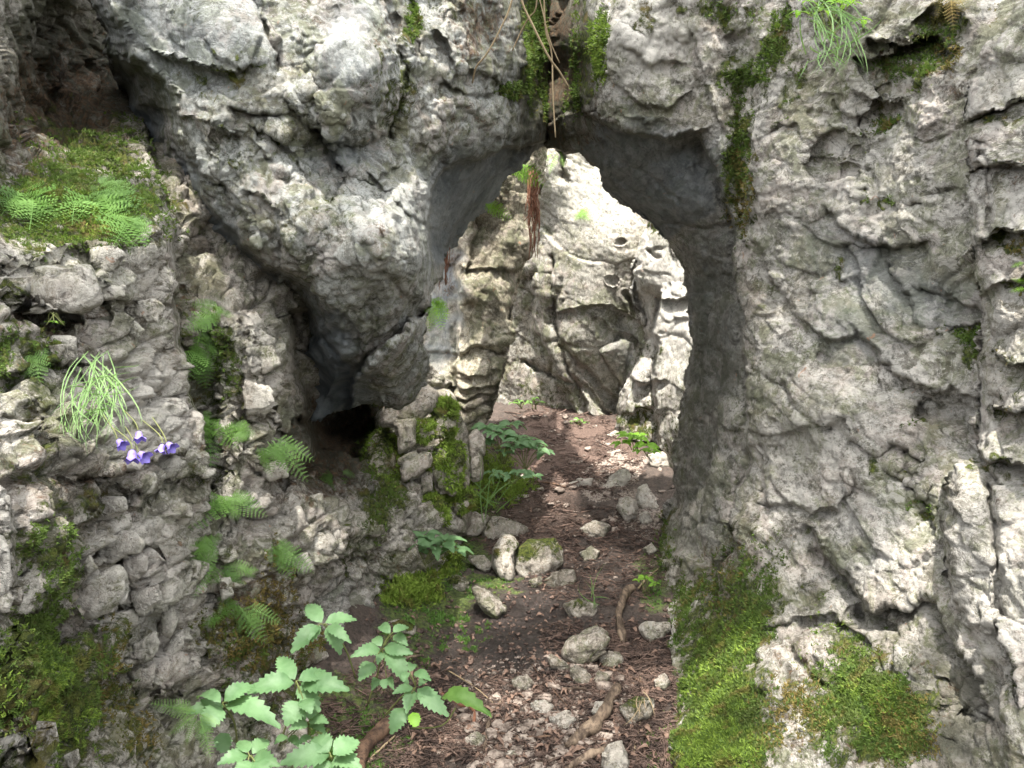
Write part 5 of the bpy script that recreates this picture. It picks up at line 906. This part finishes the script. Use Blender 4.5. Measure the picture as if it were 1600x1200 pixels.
fern('small fern by the dark hollow under the boulder', LF, [(530, 740, 495, 768), (534, 736, 556, 745), (526, 744, 520, 765)], wid=.5)
fern('fern on the left wall between the leafy plants and the grass tuft shelf', LF, [(60, 545, 50, 590), (52, 540, 62, 600), (66, 545, 72, 585)], wid=.45)
fern('drooping fern at the bottom left corner beside the flat-leaved plant', None, [(305, 1112, 232, 1098, .34), (308, 1114, 262, 1150, .3), (312, 1118, 330, 1186, .34), (308, 1118, 290, 1165, .3), (306, 1110, 262, 1104, .3), (312, 1116, 345, 1135, .3)], d=1.85, pairs=14)
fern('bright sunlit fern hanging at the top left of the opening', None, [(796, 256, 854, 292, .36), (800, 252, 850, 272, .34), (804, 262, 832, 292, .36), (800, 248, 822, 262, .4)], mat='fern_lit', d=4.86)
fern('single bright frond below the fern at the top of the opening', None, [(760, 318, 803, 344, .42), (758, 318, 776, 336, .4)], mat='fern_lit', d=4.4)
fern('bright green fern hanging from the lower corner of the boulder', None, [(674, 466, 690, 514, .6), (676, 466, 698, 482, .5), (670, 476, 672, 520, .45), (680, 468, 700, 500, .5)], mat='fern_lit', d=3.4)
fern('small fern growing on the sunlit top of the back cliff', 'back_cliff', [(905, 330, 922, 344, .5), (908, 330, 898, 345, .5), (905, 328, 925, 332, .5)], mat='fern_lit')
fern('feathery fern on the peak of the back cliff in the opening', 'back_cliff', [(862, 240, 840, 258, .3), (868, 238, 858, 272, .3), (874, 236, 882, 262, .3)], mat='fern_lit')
fern('small brown-green fern at the upper right corner', 'right_rock_wall', [(1475, -10, 1462, 30), (1485, -8, 1490, 50), (1495, -6, 1512, 20), (1480, -10, 1448, 10)], mat='moss_brown')
fern('small fern cut by the right edge of the view', 'protruding_rock', [(1600, 410, 1578, 418), (1602, 450, 1576, 456), (1604, 440, 1580, 436)], mat='fern_lit')

# ------------------------------------------------------------------ grass tufts and bellflowers
def tuft(label, base, tips, d, wpx=2.6, group=None, mat='grass', name='grass_tuft', spread=10, dtip=-.08):
    b = at(*base, d); o = empty(name, b); tag(o, label, 'grass tuft', group)
    for (tx, ty) in [(x+random.uniform(-14, 14), y+random.uniform(-26, 10)) for x, y in tips for _ in range(2 if len(tips) > 15 else 1)]:
        bx = base[0]+random.uniform(-spread, spread)*1.3; by = base[1]+random.uniform(-spread, spread*3.2); wj = random.uniform(.55, 1.1); p0 = at(bx, by, d+.01); p2 = at(tx, ty, d+dtip+random.uniform(-.03, .03)); L = np.linalg.norm(p2-p0)
        p1 = (p0+p2)/2+np.array([random.uniform(-.4, .4)*L, -.1*L, random.uniform(-.12, .22)*L]); s = np.cross(p2-p0, CAM-p0); s /= np.linalg.norm(s); V = []; n = 7
        for i in range(n):
            t = i/(n-1); c = p0*(1-t)**2+2*p1*t*(1-t)+p2*t*t; hw = wj*wpx*d/F*.5*(1-t**2.2)*(.6+.4*min(1, t*5))+1e-5; V += [c-s*hw, c+np.array([0, -.3, .3])*hw*.6, c+s*hw]
        Q = [q for i in range(n-1) for q in ((i*3, i*3+1, i*3+4, i*3+3), (i*3+1, i*3+2, i*3+5, i*3+4))]; mk('blade', V, Q=Q, mat=M[mat], parent=o)
    return o
tips = [(92, 700), (100, 690), (128, 700), (140, 705), (158, 710), (164, 700), (118, 660), (200, 640), (215, 660), (192, 600), (210, 612), (185, 690), (150, 690), (110, 680), (134, 680), (172, 670), (196, 668), (180, 640), (88, 645), (95, 620), (205, 700), (145, 660), (168, 640), (125, 640), (150, 715), (176, 705), (105, 705), (190, 655), (208, 575), (160, 650), (136, 650), (115, 695), (170, 690), (122, 690)]
tuft('drooping tuft of thin grass above the violet bellflowers on the left wall', (150, 572), tips, 1.5, 2.2, spread=24)
tuft('bright drooping grass tuft at the top of the right wall', (1290, 20), [(1262, 122), (1255, 128), (1300, 126), (1325, 128), (1340, 118), (1352, 126), (1310, 100), (1285, 95), (1345, 90), (1365, 78), (1250, 40), (1270, 60), (1300, 80), (1330, 60), (1360, 45), (1375, 20), (1240, 10), (1320, 130), (1295, 112)], 2.62, 2.6, mat='grass', spread=26)
o = leafy('leafy_plant', 'bright leafy plant rooted at the top of the right wall with the grass', 1300, 60, 110, 80, 2.62, 7, 4, 20, 'fern_lit', seed=21)
tuft('wisp of pale grass on the slab below the small right stones', (1002, 1085), [(985, 1130), (995, 1140), (1000, 1128), (1010, 1120), (978, 1115), (1004, 1145)], 2.75, 2, mat='root', spread=5)
tuft('thin grass tuft on the mud above the large angular stone', (930, 935), [(920, 905), (932, 900), (940, 910), (945, 955), (926, 915), (938, 920), (915, 925)], 3.55, 1.6, spread=6, dtip=0)
tuft('soft grassy tuft on the bank behind the smooth rounded boulder', (765, 765), [(740, 735), (750, 728), (765, 725), (780, 732), (795, 742), (730, 750), (805, 752), (755, 740), (785, 745), (770, 738), (742, 760), (800, 765)], 4.45, 2, spread=16, dtip=-.03)
def bell(x, y, tx, ty, d, lab, r=9):
    """a nodding bellflower: calyx, bell and flared lobes"""
    b = at(x-tx*r, y-ty*r, d); ax = RT*tx-UP*ty+np.array([0, -.35, 0]); ax /= np.linalg.norm(ax); u = np.cross(ax, [0, 1, .2]); u /= np.linalg.norm(u); v = np.cross(ax, u); R0 = r*d/F*.95
    o = empty('bellflower', b); tag(o, lab, 'flower', 'violet bellflowers on the left wall'); V = []; n = 20
    prof = [(0, .18), (.25, .50), (.7, .62), (1.25, .70), (1.7, .95), (2.0, 1.25)]
    for j, (h, rr) in enumerate(prof):
        for i in range(n):
            a = 2*pi*i/n; lobe = (.5+.5*cos(5*a)); k = j/(len(prof)-1); V.append(b+ax*R0*(h-(1-lobe)*.55*(k > .7)*k)+(u*cos(a)+v*sin(a))*R0*rr*(1-.12*(1-lobe)*k))
    Q = [(j*n+i, j*n+(i+1) % n, (j+1)*n+(i+1) % n, (j+1)*n+i) for j in range(len(prof)-1) for i in range(n)]; mk('petals', V, Q=Q, mat=M['petal'], parent=o)
    tube('stem', [b, b+np.array([-.01, .01, .015]), at(x-30, y-45, d+.05)], .0009, 'stem', parent=o, seg=5, knob=0)
bell(191, 693, .8, .6, 1.40, 'leftmost violet bellflower, facing right'); bell(219, 682, .3, .9, 1.40, 'highest violet bellflower of the left trio'); bell(208, 714, .1, 1, 1.38, 'lowest violet bellflower, hanging open downwards', 11)
bell(226, 712, .9, .4, 1.39, 'violet bellflower facing right just beside the lowest one', 10); bell(253, 702, -.2, 1, 1.42, 'drooping violet bellflower of the right pair', 8); bell(268, 697, .8, .5, 1.42, 'rightmost violet bellflower with flared petals')

# ------------------------------------------------------------------ moss, litter and pebbles
def sprigs(P, N, size, per=5):
    n = len(P); V = np.zeros((n*per, 3, 3)); rg = RNG
    base = np.repeat(P, per, 0); nn = np.repeat(N, per, 0); d = nn*.9+rg.normal(size=(n*per, 3))*.62; d /= np.linalg.norm(d, axis=1)[:, None]
    s = np.cross(d, rg.normal(size=(n*per, 3))); s /= np.linalg.norm(s, axis=1)[:, None]; sz = np.repeat(size, per)*rg.uniform(.6, 1.3, n*per)
    b = base+d*sz[:, None]*.1 + rg.normal(size=base.shape)*sz[:, None]*.25
    V[:, 0] = b-s*sz[:, None]*.22; V[:, 1] = b+s*sz[:, None]*.22; V[:, 2] = b+d*sz[:, None]
    return V.reshape(-1, 3), np.arange(n*per*3).reshape(-1, 3)
def moss_on(face, blobs, count, mat, label, thr=.62, size=(.007, .013), per=5, drop=0):
    xs = []; ys = []
    for (cx, cy, rx, ry, an, s) in blobs:
        k = int(count*rx*ry/sum(b[2]*b[3] for b in blobs)); a = RNG.uniform(0, 2*pi, k); r = np.sqrt(RNG.uniform(0, 1, k))*1.25; u = r*np.cos(a)*rx; v = r*np.sin(a)*ry; t = R_(an); xs.append(cx+u*cos(t)-v*sin(t)); ys.append(cy+u*sin(t)+v*cos(t))
    x = np.concatenate(xs); y = np.concatenate(ys); ok = (x > -60) & (x < 1660) & (y > -60) & (y < 1260); x, y = x[ok], y[ok]
    P, N = on(face, x, y); m = blobmask(x, y, blobs, .8); nz = 1.0*fbm(P*22, 3, 88)*.6+.75*noise(P*np.array([6, 5, 6]), 89); ok = (m+nz*.5+RNG.uniform(-.22, .16, len(m)) > thr); P, N = P[ok], N[ok]
    N = N+np.array([0, 0, .35-drop]); N /= np.linalg.norm(N, axis=1)[:, None]; _, _, z = to_px(P); sz = RNG.uniform(*size, len(P))*np.clip(z/2.6, .55, 1.5)
    V, T = sprigs(P, N, sz, per); o = mk('moss', V, T=T, mat=M[mat], smooth=False); tag(o, label, kind='stuff'); return o
def pick(ms, lo, hi=9): return [b for b in ms['moss'] if lo <= b[5] < hi]
moss_on('left_rock_wall', [b for b in pick(A_mask, .65)], 36000, 'moss', 'dark green moss on the ledge and foot of the left wall')
moss_on('left_rock_wall', [(60, 1060, 80, 80, 0, .9), (110, 330, 120, 40, 0, .9), (20, 1040, 26, 50, 0, 1), (100, 1140, 90, 60, 0, .9), (600, 720, 30, 60, 0, .8)], 12000, 'moss_bright', 'bright green moss tips on the left wall', thr=.75)
moss_on('left_rock_wall', [(180, 1060, 30, 100, 0, .8), (410, 990, 90, 60, 0, .9), (430, 900, 50, 60, 0, .6), (200, 1130, 60, 60, 0, .7)], 9000, 'moss_brown', 'brown withered moss at the foot of the left wall', thr=.6)
moss_on('hanging_boulder', [b for b in pick(B_mask, .8)], 7000, 'moss', 'moss beside the dark crack above the arch', drop=.8)
moss_on('right_rock_wall', [b for b in pick(C_mask, .55)], 34000, 'moss', 'green moss on the foot and gully of the right wall')
moss_on('right_rock_wall', [(1130, 1060, 70, 120, 10, .9), (1120, 1170, 80, 60, 0, 1), (935, 80, 22, 55, 0, 1.), (1370, 1120, 90, 60, 20, .8), (1165, 110, 30, 14, 0, .6), (1210, 40, 22, 30, 0, .7)], 18000, 'moss_bright', 'bright moss cushions at the foot of the right wall', thr=.72)
moss_on('right_rock_wall', [(1240, 1120, 80, 80, 0, .7), (1420, 1150, 80, 60, 0, .7), (1160, 300, 26, 60, 0, .8), (1130, 930, 50, 60, 0, .6), (1375, 190, 26, 12, 0, .8), (1480, 100, 24, 50, 0, .7)], 10000, 'moss_brown', 'brown moss on the lower right wall', thr=.62)
moss_on('right_rock_wall', [(1230, 60, 60, 60, 0, .6), (1420, 120, 90, 50, 0, .6), (1140, 30, 70, 30, 0, .6), (1520, 540, 30, 30, 0, .7), (1320, 240, 50, 30, 0, .5), (1290, 1010, 80, 80, 0, .6)], 5000, 'moss_bright', 'thin yellow-green moss film on the upper right wall', thr=.66, size=(.004, .007))
moss_on('protruding_rock', [b for b in pick(D_mask, .5)], 3000, 'moss_brown', 'brown-green moss strips on the block at the right edge', thr=.7, size=(.005, .009))
gs = []
for W, T, ms in STV:
    tri = W[T]; nrm = np.cross(tri[:, 1]-tri[:, 0], tri[:, 2]-tri[:, 0]); ar = np.linalg.norm(nrm, axis=1); nrm /= ar[:, None]+1e-12; c = tri.mean(1); out = c-W.mean(0); nrm *= np.sign((nrm*out).sum(1))[:, None]
    zt = (c[:, 2]-W[:, 2].min())/np.ptp(W[:, 2]); pr = ar*(zt > .15)*np.clip(ms, 0, 1)*(.35+fbm(c*14, 2, 3)).clip(0); k = RNG.choice(len(T), int(900*ms), p=pr/pr.sum()); w_ = RNG.dirichlet((1, 1, 1), len(k))
    gs.append(sprigs((tri[k]*w_[..., None]).sum(1), nrm[k]+[0, 0, -.2], RNG.uniform(.010, .022, len(k)), 5))
V, Q, T = join([(g[0], None, g[1]) for g in gs]); tag(mk('moss', V, T=T, mat=M['moss_bright'], smooth=False), 'thick yellow-green moss over the stacked stones', kind='stuff')
def ground_pts(n, blobs, thr=.3, seed=3):
    xs = []; ys = []
    for (cx, cy, rx, ry) in blobs:
        k = int(n*rx*ry/sum(b[2]*b[3] for b in blobs)); a = RNG.uniform(0, 2*pi, k); r = np.sqrt(RNG.uniform(0, 1, k)); xs.append(cx+r*np.cos(a)*rx); ys.append(cy+r*np.sin(a)*ry)
    G, t = gpt(np.concatenate(xs), np.concatenate(ys)); return G, t
G, t = ground_pts(26000, [(690, 930, 70, 60), (640, 1000, 60, 50), (700, 855, 60, 30), (765, 770, 50, 24), (780, 912, 40, 8), (1025, 900, 24, 50), (1030, 1170, 26, 40), (560, 1150, 90, 60), (440, 1120, 160, 60), (740, 990, 30, 30)])
ok = fbm(G*16, 3, 5) > .28; P = G[ok]; V, T = sprigs(P, np.tile([0, 0, 1.], (len(P), 1)), RNG.uniform(.006, .014, len(P)), 4); tag(mk('ground_cover', V, T=T, mat=M['fern'], smooth=False), 'tiny green ground plants on the dark left bank', kind='stuff')
G, t = ground_pts(9000, [(660, 885, 62, 22), (770, 775, 50, 24), (765, 735, 40, 26), (700, 800, 50, 14), (800, 762, 40, 10), (640, 930, 50, 22)])
P = G+RNG.normal(size=G.shape)*[.012, .012, .0]+np.array([0, 0, 1])*RNG.uniform(0, .09, len(G))[:, None]*(fbm(G*9, 2, 15) > -.1)[:, None]; V, T = sprigs(P, np.tile([0, 0, 1.], (len(P), 1)), RNG.uniform(.010, .024, len(P)), 4)
tag(mk('undergrowth', V, T=T, mat=M['moss_bright'], smooth=False), 'loose mossy undergrowth beneath the leafy plants left of the path', kind='stuff')
# needles
G, t = ground_pts(26000, [(880, 700, 130, 70), (880, 720, 130, 80), (850, 800, 140, 80), (1010, 1100, 80, 120), (940, 880, 120, 70), (980, 1040, 80, 70), (1075, 1100, 50, 130), (850, 1130, 200, 80), (620, 1120, 120, 90), (900, 1000, 60, 30)]); n = len(G)
a = RNG.uniform(0, 2*pi, n); L = RNG.uniform(.008, .032, n)*np.clip(t/3, 1, 2)*np.where(RNG.uniform(size=n) < .06, 2.6, 1); rad = L*.035+.0004; D = np.stack([np.cos(a), np.sin(a), RNG.normal(0, .16, n)], -1); S = np.stack([-np.sin(a), np.cos(a), np.zeros(n)], -1)
G = G+np.array([0, 0, .004])+np.array([0, 0, 1])*RNG.uniform(0, .008, n)[:, None]; V = np.zeros((n, 6, 3))
for k, (s_, z_) in enumerate(((-1, 0), (1, 0), (0, 1.5))):
    o_ = S*(s_*rad)[:, None]+np.array([0, 0, 1])*(z_*rad)[:, None]; V[:, k] = G-D*(L/2)[:, None]+o_; V[:, k+3] = G+D*(L/2)[:, None]+o_
i0 = np.arange(n)*6; Q = np.concatenate([np.stack([i0+a_, i0+b_, i0+b_+3, i0+a_+3], -1) for a_, b_ in ((0, 1), (1, 2), (2, 0))]); tag(mk('needle_litter', V.reshape(-1, 3), Q=Q, mat=M['litter'], smooth=False), 'brown needles and bark bits scattered over the path', kind='stuff')
# pebbles
def pebbles(n, blobs, size, mat, label, name='pebbles', flat=.6):
    G, t = ground_pts(n, blobs); n = len(G); V0, T0 = ICO[1]; k = len(V0); sz = size[0]*(size[1]/size[0])**(RNG.uniform(0, 1, n)**2.2)
    sc = RNG.uniform(.6, 1.3, (n, 3))*np.array([1, 1, flat]); rot = RNG.uniform(0, 2*pi, n); J = 1+.28*RNG.normal(size=(n, k)); V = V0[None]*J[..., None]*sc[:, None]*sz[:, None, None]
    c, s_ = np.cos(rot)[:, None], np.sin(rot)[:, None]; x = V[..., 0]*c-V[..., 1]*s_; y = V[..., 0]*s_+V[..., 1]*c; V = np.stack([x, y, V[..., 2]], -1)+G[:, None]+np.array([0, 0, 1])*(sz*.25)[:, None, None]
    T = (T0[None]+(np.arange(n)*k)[:, None, None]).reshape(-1, 3); return tag(mk(name, V.reshape(-1, 3), T=T, mat=M[mat], smooth=False), label, kind='stuff')
pebbles(1700, [(850, 1110, 150, 90), (960, 750, 80, 36), (1000, 800, 40, 40), (960, 850, 90, 60), (800, 765, 50, 24), (900, 685, 130, 20), (870, 900, 60, 30)], (.003, .012), 'pebble', 'pale gravel and stone chips on the path')
pebbles(420, [(850, 1120, 160, 90), (800, 1160, 120, 50)], (.008, .028), 'pebble', 'flat stone chips and rubble pressed into the near path', 'rubble', .4)
pebbles(500, [(880, 720, 120, 80), (970, 780, 90, 60), (800, 790, 60, 40)], (.008, .03), 'pebble', 'scattered pale stones on the path inside the arch', 'rubble', .5)
pebbles(5200, [(900, 1000, 190, 110), (850, 1150, 250, 80), (650, 1010, 90, 100), (900, 860, 140, 60), (880, 710, 130, 70)], (.003, .012), 'litter', 'dark clods of soil on the muddy path', 'clods')
# dead leaves
gs = []
for i in range(420):
    x = random.uniform(640, 1050); y = random.uniform(1030, 1200) if i % 3 else random.uniform(660, 1030); g, t_ = gpt(x, y); a = random.uniform(0, 6.3); L = random.uniform(.015, .04); dv = np.array([cos(a), sin(a), random.uniform(-.1, .3)])
    V, Q = leaf_geo(g+[0, 0, .006], g+[0, 0, .008]+dv*L, L*.5, [random.uniform(-.5, .5), random.uniform(-.5, .5), 1], teeth=3, droop=.3, fold=.5); gs.append((V, Q))
V, Q, T = join(gs); tag(mk('dead_leaves', V, Q=Q, mat=M['dead_leaf']), 'curled dead leaves among the rubble', kind='stuff')

# ------------------------------------------------------------------ the tree whose crown dapples the light over the front of the gully
tr = empty('shade_tree', (-3.2, -2.6, 0)); tag(tr, 'tall broadleaf tree behind the viewer whose crown shades the front rocks', 'tree')
tube('trunk', [(-3.2, -2.6, -.2), (-3.1, -2.5, 3), (-2.6, -2.0, 6), (-2.0, -1.6, 9)], [.26, .2, .14, .06], 'wood_dark', parent=tr, seg=14)
for e in [(-.3, .5, 9.2), (1.4, -.5, 9.6), (.5, 1.2, 9.4), (-1.8, .6, 9.5), (-3.2, -.9, 9.6)]: tube('limb', [(-2.6, -2.0, 6), (np.array(e)+(-2.6, -2, 6))/2+[0, 0, .25], e], [.10, .06, .02], 'wood_dark', parent=tr, seg=8)
n = 17000; U = RNG.normal(size=(n, 3)); U /= np.linalg.norm(U, axis=1)[:, None]; P = U*(RNG.uniform(0, 1, n)**.4)[:, None]*np.array([3.4, 2.9, .75])+np.array([-.3, -.6, 9.6])
P = P[(fbm(P*1.25, 2, 61) > .02)]; P = P[~((np.hypot((P[:, 0]+1.35)/1.0, (P[:, 1]+.8)/1.1) < 1) & (RNG.uniform(0, 1, len(P)) < .6))]; n = len(P); a = RNG.normal(size=(n, 3)); a[:, 2] *= .5; a /= np.linalg.norm(a, axis=1)[:, None]; b_ = np.cross(a, RNG.normal(size=(n, 3))*np.array([.5, .5, 1])); b_ /= np.linalg.norm(b_, axis=1)[:, None]; s_ = RNG.uniform(.05, .10, n)[:, None]  # gap thinned into the unseen crown to let sun onto the left wall
V = np.stack([P-a*s_, P-b_*s_*.55, P+a*s_, P+b_*s_*.55], 1).reshape(-1, 3); mk('crown', V, Q=np.arange(n*4).reshape(-1, 4), mat=M['leaf_dark'], parent=tr, smooth=False)['kind'] = 'stuff'
